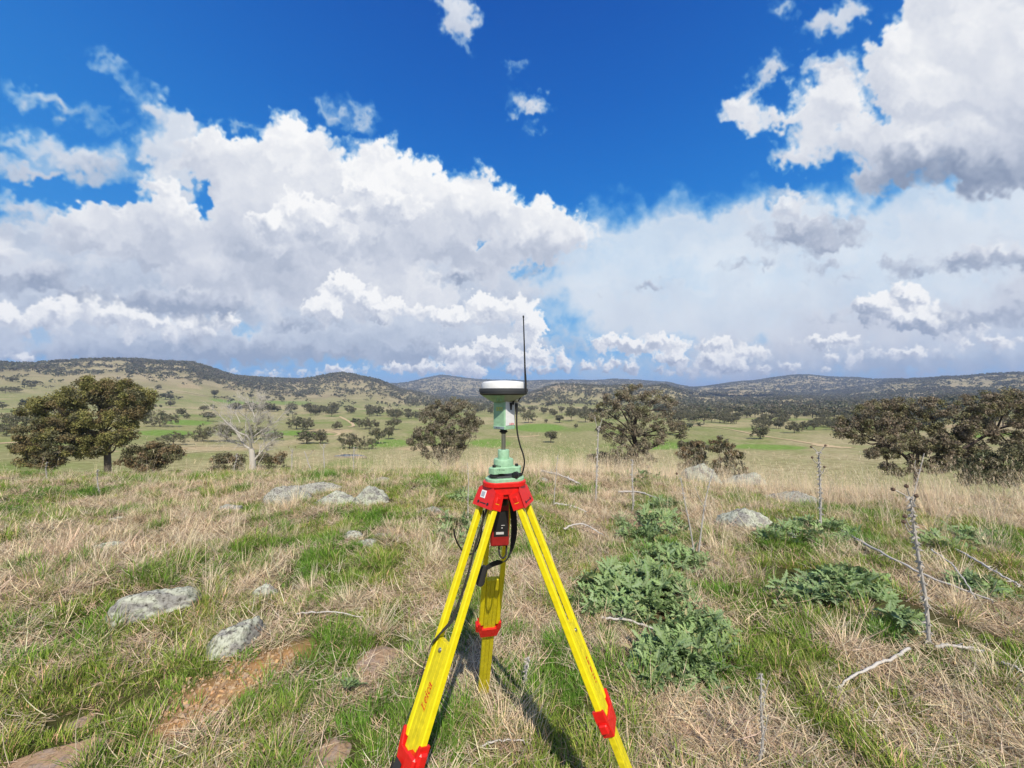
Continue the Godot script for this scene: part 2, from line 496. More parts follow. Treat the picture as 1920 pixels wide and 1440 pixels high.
func hit(px: float, py: float, from := 0.9) -> Vector3:
	var d := ray(px, py)
	var o := Vector3(0, EYE, 0)
	var t := from
	var last := t
	while t < 9000.0:
		var p := o + d * t
		if p.y < height(p.x, p.z):
			var lo := last
			var hi := t
			for i in 12:
				var m := (lo + hi) * 0.5
				var q := o + d * m
				if q.y < height(q.x, q.z):
					hi = m
				else:
					lo = m
			var q2 := o + d * hi
			return Vector3(q2.x, height(q2.x, q2.z), q2.z)
		last = t
		t *= 1.025
	var g := d * 3000.0
	return Vector3(g.x, height(g.x, g.z), g.z)


func on_hilltop(px: float, py: float) -> Vector3:
	# like hit(), but never past the brow
	var p := hit(px, minf(py, 1439.0))
	if -p.z > 12.0:
		var x := (px - 960.0) / FOCAL * 11.0
		return Vector3(x, height(x, -11.0), -11.0)
	return p


func column_of(x: float, z: float) -> float:
	return 960.0 + FOCAL * x / maxf(-z, 0.01)


func on_ground(x: float, z: float, lift := 0.0) -> Vector3:
	return Vector3(x, height(x, z) + lift, z)


# places of the near ground: centre and radii in metres, worked out once from where they lie
class Spot:
	var at := Vector2()
	var along := Vector2()
	var across := Vector2()
	var value := 1.0


var green_spots: Array[Spot] = []
var dry_spots: Array[Spot] = []
var bare_spots: Array[Spot] = []
var keep_off: Array[Spot] = []


func spot(px: float, py: float, wide: float, tall: float, value := 1.0) -> Spot:
	var s := Spot.new()
	var c := on_hilltop(px, py)
	var e := on_hilltop(px + wide, py)
	var n := on_hilltop(px, py - tall)
	var f := on_hilltop(px, py + tall)
	if n.distance_to(f) < 0.1:
		f.z += 0.3
	s.at = Vector2((n.x + f.x) * 0.5, (n.z + f.z) * 0.5)
	s.along = Vector2(e.x - c.x, e.z - c.z)
	s.across = Vector2(n.x - f.x, n.z - f.z) * 0.5
	s.value = value
	return s


func within(list: Array[Spot], x: float, z: float) -> float:
	var best := 0.0
	for s in list:
		var d := Vector2(x, z) - s.at
		var u := d.dot(s.along) / s.along.length_squared()
		var v := d.dot(s.across) / s.across.length_squared()
		var q := u * u + v * v
		if q < 2.2:
			best = maxf(best, s.value * (1.0 - smoothstep(0.5, 1.4, q)))
	return best


func place_spots():
	for e in [[50, 1170, 60, 30], [120, 1350, 110, 60], [260, 1400, 90, 60], [340, 1060, 60, 24], [290, 1165, 90, 26], [200, 1180, 60, 24], [540, 985, 60, 22], [630, 1000, 40, 18], [590, 1045, 30, 24], [515, 1110, 45, 36], [700, 1080, 80, 40], [640, 1220, 60, 40], [740, 1330, 100, 60], [520, 1330, 60, 40], [690, 1410, 120, 40], [990, 1290, 60, 40], [1060, 1310, 50, 50], [840, 1400, 30, 40], [1390, 1130, 80, 30], [1480, 1210, 80, 40], [1620, 1130, 90, 40], [1660, 1200, 60, 40], [1850, 1000, 60, 30], [1870, 1220, 60, 40], [1760, 1370, 60, 40], [1440, 1260, 40, 40], [1420, 1040, 60, 20], [80, 950, 90, 14], [150, 930, 60, 12], [640, 892, 60, 8], [830, 900, 60, 10], [1290, 885, 60, 8], [1180, 885, 60, 6], [1820, 960, 60, 16], [450, 960, 40, 14], [1000, 930, 40, 16], [870, 950, 50, 14], [1520, 1040, 60, 18], [1740, 1040, 50, 20], [100, 1290, 70, 30], [380, 900, 60, 6], [560, 880, 60, 5], [40, 890, 50, 5], [330, 885, 50, 5]]:
		green_spots.append(spot(e[0], e[1], e[2], e[3]))
	for e in [[150, 1060, 100, 40], [310, 1010, 90, 40], [470, 1110, 45, 40], [560, 1170, 120, 22], [940, 1340, 60, 60], [880, 1300, 40, 60], [960, 1420, 60, 30], [1300, 1360, 90, 50], [1500, 1400, 110, 50], [1690, 1270, 100, 40], [1340, 1010, 60, 60], [1150, 960, 70, 60], [970, 1180, 60, 50], [1000, 1080, 50, 30], [60, 1030, 80, 40], [800, 1110, 40, 60], [440, 1010, 50, 30], [1600, 930, 150, 30], [1500, 900, 150, 20], [1860, 1380, 80, 50], [1830, 1140, 90, 26], [1540, 1130, 40, 24], [760, 1000, 60, 40], [300, 930, 90, 20], [480, 930, 40, 26], [1000, 880, 120, 20], [1320, 1090, 50, 20], [1220, 1330, 60, 40], [60, 1170, 20, 20], [300, 1240, 60, 20], [690, 1300, 40, 30]]:
		dry_spots.append(spot(e[0], e[1], e[2], e[3]))
	for e in [[490, 1255, 76, 36], [420, 1300, 95, 38], [345, 1350, 64, 26]]:
		bare_spots.append(spot(e[0], e[1], e[2], e[3]))


func bareness(x: float, z: float) -> float:
	var b := within(bare_spots, x, z)
	return clampf(b + 0.5 * patch_noise.get_noise_2d(x * 5.0, z * 5.0) * (1.0 if b > 0.0 else 0.0), 0.0, 1.0)


func greenness(x: float, z: float) -> float:
	var g := 0.60 + 0.85 * patch_noise.get_noise_2d(x * 1.3, z * 1.3) + 0.3 * patch_noise.get_noise_2d(x * 0.35 + 60.0, z * 0.35)
	g += 0.5 * within(green_spots, x, z) - 0.5 * within(dry_spots, x, z)
	var r := sqrt(x * x + z * z)
	g -= 0.28 * smoothstep(7.5, 10.0, r) * smoothstep(-5.0, 1.0, x)
	return clampf(g, 0.07, 0.92)


var far_spots := []


func place_far_spots():
	var lush := Color(0.20, 0.34, 0.07)
	var tan := Color(0.55, 0.44, 0.28)
	for e in [[312, 812, 42, 8, lush], [563, 812, 60, 5, lush], [545, 755, 40, 4, lush], [728, 831, 40, 8, lush], [1860, 757, 60, 8, lush], [1830, 815, 46, 9, lush], [1440, 838, 60, 6, lush], [1010, 802, 50, 8, lush], [450, 754, 44, 4, lush], [350, 792, 40, 6, lush], [920, 830, 40, 8, lush], [1240, 835, 40, 8, lush], [1850, 797, 70, 8, tan], [150, 847, 60, 4, tan], [400, 841, 100, 4, tan], [1350, 736, 46, 4, tan], [1412, 741, 44, 4, tan], [358, 724, 18, 5, tan], [1055, 724, 26, 5, tan], [640, 710, 44, 6, tan], [1470, 756, 50, 4, tan], [620, 808, 40, 5, tan], [800, 840, 60, 5, tan], [1690, 742, 80, 5, tan]]:
		var s := Spot.new()
		var c := hit(e[0], e[1], 40.0)
		var r := hit(e[0] + e[2], e[1], 40.0)
		var n := hit(e[0], e[1] - e[3], 40.0)
		var f := hit(e[0], e[1] + e[3], 40.0)
		s.at = Vector2(c.x, c.z)
		s.along = Vector2(e[2] * -c.z / FOCAL, 0.0)
		var deep := clampf(absf(n.z - f.z) * 0.5, e[2] * -c.z / FOCAL * 0.3, e[2] * -c.z / FOCAL * 3.0)
		s.across = Vector2(c.x, c.z).normalized() * deep
		s.along = Vector2(-s.across.y, s.across.x).normalized() * s.along.length()
		far_spots.append([s, e[4]])


func field_color(x: float, z: float, r: float) -> Color:
	var px := column_of(x, z)
	var n := hill_noise.get_noise_2d(x / 90.0, z / 90.0)
	var n2 := hill_noise.get_noise_2d(x / 23.0 + 40.0, z / 40.0)
	var n3 := hill_noise.get_noise_2d(x / 260.0 - 9.0, z / 260.0)
	var pasture := Color(0.34, 0.335, 0.165)
	var lush := Color(0.24, 0.30, 0.10)
	var straw := Color(0.50, 0.43, 0.27)
	var c := pasture.lerp(lush, clampf(0.25 + 1.4 * n + 0.8 * n2, 0, 1)).lerp(straw, clampf(0.15 + 1.4 * n3 - 0.8 * n2, 0, 0.85))
	for f in far_spots:
		var d: Vector2 = Vector2(x, z) - f[0].at
		var u: float = d.dot(f[0].along) / f[0].along.length_squared()
		var w: float = d.dot(f[0].across) / f[0].across.length_squared()
		var q := u * u + w * w + 0.35 * n2
		if q < 1.4:
			c = c.lerp(f[1], 0.85 * (1.0 - smoothstep(0.7, 1.2, q)))
	# higher ground is drier
	c = c.lerp(straw.lerp(Color(0.36, 0.29, 0.19), clampf(0.5 + n, 0, 1)), smoothstep(650.0, 1150.0, r + 300.0 * n) * 0.72)
	return c


func build_ground():
	place_spots()
	place_far_spots()
	var angles := PackedFloat32Array()
	var steps := 430
	for i in steps + 1:
		angles.append(atan(lerpf(-1.62, 1.62, float(i) / steps)))
	var a_end := angles[steps]
	var rest := 70
	for i in range(1, rest):
		angles.append(lerpf(a_end, TAU - a_end, float(i) / rest))
	var radii := PackedFloat32Array([0.0])
	var r := 0.35
	while r < 9000.0:
		radii.append(r)
		r *= 1.042 if r < 16.0 else (1.05 if r < 100.0 else 1.03)
	var cols := angles.size()
	var v := PackedVector3Array()
	var c := PackedColorArray()
	var uv := PackedVector2Array()
	var idx := PackedInt32Array()
	for j in radii.size():
		for i in cols:
			var x := radii[j] * sin(angles[i])
			var z := -radii[j] * cos(angles[i])
			v.append(Vector3(x, height(x, z), z))
			uv.append(Vector2(x, z) / (1.2 if radii[j] < 25.0 else 34.0))
			if radii[j] < 25.0:
				var g := greenness(x, z) if radii[j] < 14.0 else 0.5
				var col := Color(0.13, 0.098, 0.06).lerp(Color(0.06, 0.08, 0.025), g * 0.8)
				var bare := bareness(x, z)
				col = col.lerp(Color(0.46, 0.27, 0.12).lerp(Color(0.36, 0.23, 0.13), clampf(0.5 + 1.5 * patch_noise.get_noise_2d(x * 9.0, z * 9.0), 0, 1)), bare)
				c.append(col)
			else:
				c.append(field_color(x, z, radii[j]))
	for j in radii.size() - 1:
		for i in cols:
			var i2 := (i + 1) % cols
			var p := j * cols + i
			var q := j * cols + i2
			idx.append_array(PackedInt32Array([p, p + cols, q, q, p + cols, q + cols]))
	var arr := []
	arr.resize(Mesh.ARRAY_MAX)
	arr[Mesh.ARRAY_VERTEX] = v
	arr[Mesh.ARRAY_COLOR] = c
	arr[Mesh.ARRAY_TEX_UV] = uv
	arr[Mesh.ARRAY_INDEX] = idx
	# smooth normals
	var st := SurfaceTool.new()
	st.create_from_arrays(arr)
	st.generate_normals()
	var m := StandardMaterial3D.new()
	m.resource_name = "soil and pasture"
	m.vertex_color_use_as_albedo = true
	m.roughness = 1.0
	m.metallic_specular = 0.1
	var t := NoiseTexture2D.new()
	t.width = 1024
	t.height = 1024
	t.seamless = true
	var tn := FastNoiseLite.new()
	tn.seed = 77
	tn.frequency = 0.012
	tn.fractal_octaves = 7
	tn.fractal_gain = 0.62
	t.noise = tn
	var ramp := Gradient.new()
	ramp.set_color(0, Color(0.74, 0.72, 0.68))
	ramp.set_color(1, Color(1, 1, 1))
	t.color_ramp = ramp
	m.albedo_texture = t
	var o := MeshInstance3D.new()
	o.name = "ground"
	o.mesh = st.commit()
	o.material_override = m
	o.set_meta("kind", "structure")
	add_child(o)


# ---------------------------------------------------------------- clouds overhead, whose shade falls on the hills

func build_clouds():
	# foot of the shade in the landscape (column, distance), height of the cloud, its size
	var sunward := Vector3(0.26, 1.3, 1.08) / 1.3
	var puff := paint("cloud", Color(0.85, 0.85, 0.85), 1.0)
	var k := 0
	for e in [[1500.0, 3650.0, 2700.0, Vector3(620, 220, 620)], [1340.0, 1450.0, 2400.0, Vector3(240, 70, 70)]]:
		var x: float = (e[0] - 960.0) / FOCAL * e[1]
		var foot := on_ground(x, -e[1])
		var o := part("cloud", rock_mesh(e[3] * 2.0, 900 + k, Color(1, 1, 1), Color(1, 1, 1)), puff, self)
		o.position = foot + sunward * e[2]
		o.set_meta("kind", "structure")
		k += 1


# ---------------------------------------------------------------- shapes

class Shape:
	var v := PackedVector3Array()
	var n := PackedVector3Array()
	var c := PackedColorArray()
	var tint := Color(1, 1, 1)

	func tri(a: Vector3, b: Vector3, d: Vector3, na := Vector3.ZERO, nb := Vector3.ZERO, nd := Vector3.ZERO):
		# a, b, d counter-clockwise seen from outside; stored clockwise as Godot wants
		if na == Vector3.ZERO:
			na = (b - a).cross(d - a).normalized()
			nb = na
			nd = na
		v.append(a)
		v.append(d)
		v.append(b)
		n.append(na)
		n.append(nd)
		n.append(nb)
		c.append(tint)
		c.append(tint)
		c.append(tint)

	func quad(a: Vector3, b: Vector3, d: Vector3, e: Vector3):
		tri(a, b, d)
		tri(a, d, e)

	func box(t: Transform3D, size: Vector3, bevel := 0.002):
		# a box with chamfered edges, centred in t
		var h := size * 0.5
		var b := minf(bevel, minf(h.x, minf(h.y, h.z)) * 0.9)
		for axis in 3:
			for s in [-1.0, 1.0]:
				var u := (axis + 1) % 3
				var w := (axis + 2) % 3
				var p := []
				for k in [[-1, -1], [1, -1], [1, 1], [-1, 1]]:
					var q := Vector3()
					q[axis] = s * h[axis]
					q[u] = k[0] * (h[u] - b)
					q[w] = k[1] * (h[w] - b)
					p.append(t * q)
				if s > 0:
					quad(p[0], p[1], p[2], p[3])
				else:
					quad(p[3], p[2], p[1], p[0])
				# edge strips towards the faces of the next axis
				for s2 in [-1.0, 1.0]:
					var a := Vector3()
					a[axis] = s * h[axis]
					a[u] = s2 * (h[u] - b)
					a[w] = -(h[w] - b)
					var a2 := a
					a2[w] = h[w] - b
					var d := a
					d[axis] = s * (h[axis] - b)
					d[u] = s2 * h[u]
					var d2 := d
					d2[w] = h[w] - b
					if s * s2 > 0:
						quad(t * a, t * d, t * d2, t * a2)
					else:
						quad(t * a2, t * d2, t * d, t * a)
		for sx in [-1.0, 1.0]:
			for sy in [-1.0, 1.0]:
				for sz in [-1.0, 1.0]:
					var a := t * Vector3(sx * h.x, sy * (h.y - b), sz * (h.z - b))
					var d := t * Vector3(sx * (h.x - b), sy * h.y, sz * (h.z - b))
					var e := t * Vector3(sx * (h.x - b), sy * (h.y - b), sz * h.z)
					if sx * sy * sz > 0:
						tri(a, d, e)
					else:
						tri(e, d, a)

	func lathe(t: Transform3D, profile: Array, seg := 40):
		# profile: [radius, height] from the bottom up along the outside
		var m := profile.size()
		var face := []
		for i in m - 1:
			var dr: float = profile[i + 1][0] - profile[i][0]
			var dy: float = profile[i + 1][1] - profile[i][1]
			face.append(Vector2(dy, -dr).normalized())
		for i in m - 1:
			var n0: Vector2 = face[i]
			var n1: Vector2 = face[i]
			if i > 0 and n0.dot(face[i - 1]) > 0.8:
				n0 = (n0 + face[i - 1]).normalized()
			if i < m - 2 and n1.dot(face[i + 1]) > 0.8:
				n1 = (n1 + face[i + 1]).normalized()
			for k in seg:
				var a := TAU * k / seg
				var b := TAU * (k + 1) / seg
				var p := []
				var q := []
				for e in [[a, i, n0], [b, i, n0], [b, i + 1, n1], [a, i + 1, n1]]:
					var co := cos(e[0])
					var si := -sin(e[0])
					p.append(t * Vector3(profile[e[1]][0] * co, profile[e[1]][1], profile[e[1]][0] * si))
					q.append((t.basis * Vector3(e[2].x * co, e[2].y, e[2].x * si)).normalized())
				if profile[i][0] > 0.0:
					tri(p[0], p[1], p[2], q[0], q[1], q[2])
				if profile[i + 1][0] > 0.0:
					tri(p[0], p[2], p[3], q[0], q[2], q[3])

	func prism(t: Transform3D, outline: PackedVector2Array, y0: float, y1: float, bevel := 0.0):
		# outline in x and z, counter-clockwise seen from above (x right, -z up)
		var m := outline.size()
		var ring := func(inset: float, y: float) -> Array:
			var out := []
			for i in m:
				var p0 := outline[(i + m - 1) % m]
				var p := outline[i]
				var p1 := outline[(i + 1) % m]
				var d := ((p - p0).normalized() + (p1 - p).normalized()).normalized()
				var inward := Vector2(d.y, -d.x)
				if inward.dot(-p) < 0.0 and inset > 0.0:
					inward = inward
				var q := p + inward * inset
				out.append(t * Vector3(q.x, y, q.y))
			return out
		var rings := [ring.call(0.0, y0), ring.call(0.0, y1 - bevel)]
		if bevel > 0.0:
			rings.append(ring.call(bevel, y1))
		for k in rings.size() - 1:
			for i in m:
				var j := (i + 1) % m
				quad(rings[k][i], rings[k][j], rings[k + 1][j], rings[k + 1][i])
		var top: Array = rings[rings.size() - 1]
		var tris := Geometry2D.triangulate_polygon(outline)
		for i in range(0, tris.size(), 3):
			var a: Vector3 = top[tris[i]]
			var b: Vector3 = top[tris[i + 1]]
			var d: Vector3 = top[tris[i + 2]]
			if (b - a).cross(d - a).dot(t.basis.y) < 0.0:
				var s := b
				b = d
				d = s
			tri(a, b, d)
			var lift: Vector3 = t.basis.y.normalized() * 0.0
			var a0: Vector3 = rings[0][tris[i]]
			var b0: Vector3 = rings[0][tris[i + 1]]
			var d0: Vector3 = rings[0][tris[i + 2]]
			if (b0 - a0).cross(d0 - a0).dot(t.basis.y) > 0.0:
				tri(a0 + lift, d0, b0)
			else:
				tri(a0, b0, d0)

	func tube(points: Array, radii: Array, seg := 8, cap := true):
		var m := points.size()
		var side := Vector3.RIGHT
		var rings := []
		var norms := []
		for i in m:
			var d: Vector3 = (points[mini(i + 1, m - 1)] - points[maxi(i - 1, 0)]).normalized()
			if absf(d.dot(side)) > 0.95:
				side = Vector3.UP if absf(d.y) < 0.9 else Vector3.BACK
			side = (side - d * d.dot(side)).normalized()
			var up := d.cross(side)
			var r: float = radii[mini(i, radii.size() - 1)]
			var ring := []
			var nn := []
			for k in seg:
				var a := TAU * k / seg
				var o := side * cos(a) + up * sin(a)
				ring.append(points[i] + o * r)
				nn.append(o)
			rings.append(ring)
			norms.append(nn)
		for i in m - 1:
			for k in seg:
				var l := (k + 1) % seg
				tri(rings[i][k], rings[i][l], rings[i + 1][l], norms[i][k], norms[i][l], norms[i + 1][l])
				tri(rings[i][k], rings[i + 1][l], rings[i + 1][k], norms[i][k], norms[i + 1][l], norms[i + 1][k])
		if cap:
			for k in range(1, seg - 1):
				tri(rings[0][0], rings[0][k + 1], rings[0][k])
				tri(rings[m - 1][0], rings[m - 1][k], rings[m - 1][k + 1])

	func strap(points: Array, sides: Array, width: float, thick := 0.0018):
		# a flat webbing band; sides: the direction across the band at each point
		var m := points.size()
		for i in m - 1:
			var s0: Vector3 = sides[mini(i, sides.size() - 1)].normalized() * width * 0.5
			var s1: Vector3 = sides[mini(i + 1, sides.size() - 1)].normalized() * width * 0.5
			var d: Vector3 = (points[i + 1] - points[i]).normalized()
			var u0 := s0.normalized().cross(d).normalized() * thick * 0.5
			var u1 := s1.normalized().cross(d).normalized() * thick * 0.5
			var a: Vector3 = points[i]
			var b: Vector3 = points[i + 1]
			quad(a - s0 + u0, a + s0 + u0, b + s1 + u1, b - s1 + u1)
			quad(a + s0 - u0, a - s0 - u0, b - s1 - u1, b + s1 - u1)
			quad(a + s0 + u0, a + s0 - u0, b + s1 - u1, b + s1 + u1)
			quad(a - s0 - u0, a - s0 + u0, b - s1 + u1, b - s1 - u1)

	func mesh(flat := false) -> ArrayMesh:
		var arr := []
		arr.resize(Mesh.ARRAY_MAX)
		arr[Mesh.ARRAY_VERTEX] = v
		if not flat:
			arr[Mesh.ARRAY_NORMAL] = n
		arr[Mesh.ARRAY_COLOR] = c
		var m := ArrayMesh.new()
		m.add_surface_from_arrays(Mesh.PRIMITIVE_TRIANGLES, arr)
		return m


func numbered(called: String) -> String:
	var k: int = used.get(called, 0)
	used[called] = k + 1
	return called if k == 0 else "%s_%03d" % [called, k]


func tag(o: Node3D, label: String, category: String, group := "") -> Node3D:
	o.set_meta("label", label)
	o.set_meta("category", category)
	if group:
		o.set_meta("group", group)
	return o


func thing(called: String, label: String, category: String, at := Vector3.ZERO, group := "") -> Node3D:
	var o := Node3D.new()
	o.name = numbered(called)
	add_child(o)
	o.position = at
	return tag(o, label, category, group)


func part(called: String, m: Mesh, material: Material, parent: Node3D) -> MeshInstance3D:
	var o := MeshInstance3D.new()
	if parent == self:
		o.name = numbered(called)
	else:
		var k := 0
		var whole := called
		while parent.has_node(NodePath(whole)):
			k += 1
			whole = "%s_%03d" % [called, k]
		o.name = whole
	o.mesh = m
	o.material_override = material
	parent.add_child(o)
	return o


func smoothed(points: Array, per := 6) -> Array:
	var curve := []
	for i in points.size() - 1:
		var p0: Vector3 = points[maxi(i - 1, 0)]
		var p1: Vector3 = points[i]
		var p2: Vector3 = points[i + 1]
		var p3: Vector3 = points[mini(i + 2, points.size() - 1)]
		for k in per:
			curve.append(p1.cubic_interpolate(p2, p0, p3, float(k) / per))
	curve.append(points[points.size() - 1])
	return curve


func paint(called: String, color: Color, rough := 0.5, metal := 0.0) -> StandardMaterial3D:
	if mats.has(called):
		return mats[called]
	var m := StandardMaterial3D.new()
	m.resource_name = called
	m.albedo_color = color.linear_to_srgb()
	m.roughness = rough
	m.metallic = metal
	mats[called] = m
	return m


func scuffed(m: StandardMaterial3D, amount: float, scale: float, seed_: int) -> StandardMaterial3D:
	# faint grime and uneven gloss
	var t := NoiseTexture2D.new()
	t.width = 256
	t.height = 256
	t.seamless = true
	var f := FastNoiseLite.new()
	f.seed = seed_
	f.frequency = 0.02
	f.fractal_octaves = 6
	t.noise = f
	var g := Gradient.new()
	g.set_color(0, Color(1 - amount, 1 - amount, 1 - amount * 1.1))
	g.set_color(1, Color(1, 1, 1))
	t.color_ramp = g
	m.albedo_texture = t
	m.uv1_triplanar = true
	m.uv1_scale = Vector3.ONE * scale
	return m


# ---------------------------------------------------------------- tripod and receiver

const AXIS := Vector3(-0.033, 0.0, -1.5)
const HEAD := 1.313


func rounded_triangle(radius: float, corner: float, turn: float, seg := 7) -> PackedVector2Array:
	# corners at the three legs; counter-clockwise seen from above
	var out := PackedVector2Array()
	for k in 3:
		var a := turn + TAU * k / 3.0
		for i in seg + 1:
			var b := a - 0.75 + 1.5 * i / seg
			out.append(Vector2(cos(a), -sin(a)) * (radius - corner) + Vector2(cos(b), -sin(b)) * corner)
	return out


func words(text: String, size: float, color: Material, t: Transform3D, parent: Node3D, called: String, slant := 0.0, font_names := ["Droid Sans"]) -> MeshInstance3D:
	var m := TextMesh.new()
	m.text = text
	var f := SystemFont.new()
	f.font_names = PackedStringArray(font_names)
	m.font = f
	m.font_size = 64
	m.pixel_size = size / 64.0
	m.depth = 0.0006
	m.curve_step = 2.0
	var o := part(called, m, color, parent)
	o.transform = t * Transform3D(Basis(Vector3(1, 0, 0), Vector3(slant, 1, 0), Vector3(0, 0, 1)), Vector3.ZERO)
	return o


func faint_print(t: Transform3D, long: float, tall: float, color: Material, parent: Node3D):
	# a line of print too small to read in the photograph
	var s := Shape.new()
	var x := -long * 0.5
	var r := RandomNumberGenerator.new()
	r.seed = int(long * 1e5)
	while x < long * 0.5:
		var w := tall * r.randf_range(0.35, 0.6)
		s.box(t * Transform3D(Basis(), Vector3(x + w * 0.5, 0, 0)), Vector3(w * 0.75, tall * r.randf_range(0.6, 1.0), 0.0006), 0.0002)
		x += w * (1.1 if r.randf() < 0.85 else 2.0)
	part("print", s.mesh(), color, parent)


func build_tripod():
	var yellow := scuffed(paint("yellow enamel", Color(0.84, 0.71, 0.006), 0.46), 0.11, 6.0, 1)
	var worn := scuffed(paint("worn yellow enamel", Color(0.80, 0.68, 0.01), 0.52), 0.22, 7.0, 17)
	var red := scuffed(paint("red plastic", Color(0.72, 0.012, 0.008), 0.42), 0.14, 8.0, 2)
	var green := scuffed(paint("pale green enamel", Color(0.34, 0.58, 0.38), 0.5), 0.18, 9.0, 3)
	var black := paint("black plastic", Color(0.012, 0.012, 0.013), 0.45)
	var webbing := paint("black webbing", Color(0.022, 0.021, 0.022), 0.9)
	var steel := paint("steel", Color(0.55, 0.55, 0.54), 0.28, 1.0)
	var white := scuffed(paint("white plastic", Color(0.78, 0.79, 0.80), 0.4), 0.07, 9.0, 4)
	var print_red := paint("red print", Color(0.55, 0.015, 0.01), 0.5)
	var print_dark := paint("dark print", Color(0.03, 0.035, 0.04), 0.5)

	var tripod := thing("survey_tripod", "yellow and red wooden-legged survey tripod standing on the grass under the receiver", "tripod", Vector3(AXIS.x, 0, AXIS.z))
	var feet := [Vector3(-0.128, 0, -0.65), Vector3(0.567, 0, 0.195), Vector3(-0.453, 0, 0.394)]
	# head plate
	var s := Shape.new()
	var turn := atan2(0.65, -0.128)
	s.prism(Transform3D(), rounded_triangle(0.088, 0.05, turn), HEAD - 0.017, HEAD, 0.003)
	s.prism(Transform3D(), rounded_triangle(0.078, 0.046, turn), HEAD - 0.046, HEAD - 0.0172, 0.0)
	s.lathe(Transform3D(Basis(), Vector3(0, HEAD - 0.064, 0)), [[0.0, 0.0], [0.05, 0.0], [0.052, 0.004], [0.052, 0.0175]], 36)
	part("head_plate", s.mesh(), red, tripod)
	# fixing screw under the head
	s = Shape.new()
	s.lathe(Transform3D(Basis(), Vector3(0, HEAD - 0.1, 0)), [[0.0, 0.0], [0.014, 0.0], [0.016, 0.004], [0.016, 0.02], [0.009, 0.024], [0.009, 0.0355]], 20)
	part("fixing_screw", s.mesh(), black, tripod)
	var bolts: Array[Transform3D] = []
	for k in 3:
		var ground := height(AXIS.x + feet[k].x, AXIS.z + feet[k].z)
		var foot: Vector3 = feet[k] + Vector3(0, ground - 0.02, 0)
		var out := Vector3(foot.x, 0, foot.z).normalized()
		var top := out * 0.062 + Vector3(0, HEAD - 0.052, 0)
		var down := (foot - top).normalized()
		var across := Vector3.UP.cross(out).normalized()
		var face := across.cross(down).normalized()
		if face.dot(out) < 0.0:
			face = -face
		var long := top.distance_to(foot)
		var frame := func(along: float, side := 0.0, proud := 0.0) -> Transform3D:
			return Transform3D(Basis(across, -down, across.cross(-down)), top + down * along + across * side + face * proud)
		# hinge block
		s = Shape.new()
		var hb := PackedVector2Array([Vector2(-0.054, 0.046), Vector2(-0.046, -0.012), Vector2(-0.034, -0.02), Vector2(0.034, -0.02), Vector2(0.046, -0.012), Vector2(0.054, 0.046)])
		var lie: Transform3D = frame.call(0.0)
		# the outline lies across and down the leg, the prism rises along its face
		var tilt := Transform3D(Basis(across, face, across.cross(face)), lie.origin)
		if tilt.basis.z.dot(down) < 0.0:
			tilt.basis = Basis(-across, face, (-across).cross(face))
		s.prism(tilt, hb, -0.022, 0.026, 0.006)
		s.box(Transform3D(tilt.basis, lie.origin + down * 0.012 + face * 0.0), Vector3(0.103, 0.024, 0.03), 0.006)
		var hinge := part("hinge", s.mesh(), red, tripod)
		s = Shape.new()
		for q in [-0.028, 0.028]:
			s.lathe(Transform3D(tilt.basis, lie.origin + down * 0.034 + across * q + face * 0.0255), [[0.0055, 0.0], [0.0055, 0.002], [0.003, 0.003], [0.0, 0.0025]], 12)
		s.box(Transform3D(tilt.basis, lie.origin + down * 0.035 + face * 0.0262), Vector3(0.036, 0.0016, 0.004), 0.0005)
		part("hinge_screw", s.mesh(), black, hinge)
		# two rails
		var clamp_at := long * 0.595
		for q in [-1.0, 1.0]:
			s = Shape.new()
			var l := clamp_at - 0.05
			s.box(frame.call(0.02 + l * 0.5, q * 0.0405), Vector3(0.021, l, 0.024), 0.003)
			part("rail", s.mesh(), yellow, tripod)
		# inner leg that slides between them, with grooves between its boards
		s = Shape.new()
		var inner_top := long * 0.36
		var inner_len := long - inner_top - 0.02
		for q in [-0.0195, 0.0, 0.0195]:
			var wide := 0.0186 if q != 0.0 else 0.0192
			s.box(frame.call(inner_top + inner_len * 0.5, q, 0.001 if q == 0.0 else 0.0), Vector3(wide, inner_len, 0.0215), 0.0012)
		var inner := part("sliding_leg", s.mesh(), worn, tripod)
		s = Shape.new()
		var tip: Transform3D = frame.call(inner_top + inner_len)
		s.lathe(Transform3D(Basis(across, -down, across.cross(-down)), tip.origin + down * 0.075), [[0.0, 0.0], [0.012, 0.05], [0.02, 0.06], [0.022, 0.078]], 16)
		part("steel_point", s.mesh(), steel, inner)
		s = Shape.new()
		s.box(Transform3D(tilt.basis, tip.origin + face * 0.024 - down * 0.01), Vector3(0.04, 0.03, 0.012), 0.003)
		part("foot_step", s.mesh(), red, inner)
		# bolt near the inner leg's top
		s = Shape.new()
		s.lathe(Transform3D(tilt.basis, (frame.call(inner_top + 0.028, 0.0, 0.0121) as Transform3D).origin), [[0.0075, -0.001], [0.0075, 0.0015], [0.005, 0.002], [0.005, 0.005], [0.0, 0.0055]], 14)
		part("bolt", s.mesh(), steel, tripod)
		# clamp
		s = Shape.new()
		var cl: Transform3D = frame.call(clamp_at)
		var collar := PackedVector2Array([Vector2(-0.056, -0.018), Vector2(-0.04, 0.044), Vector2(0.04, 0.044), Vector2(0.056, -0.018), Vector2(0.056, -0.05), Vector2(0.046, -0.05), Vector2(0.034, -0.008), Vector2(-0.034, -0.008), Vector2(-0.046, -0.05), Vector2(-0.056, -0.05)])
		s.prism(Transform3D(tilt.basis, cl.origin), collar, -0.02, 0.02, 0.003)
		s.box(Transform3D(tilt.basis, cl.origin + across * 0.055 - down * 0.012), Vector3(0.022, 0.034, 0.05), 0.006)
		var clamp := part("clamp", s.mesh(), red, tripod)
		s = Shape.new()
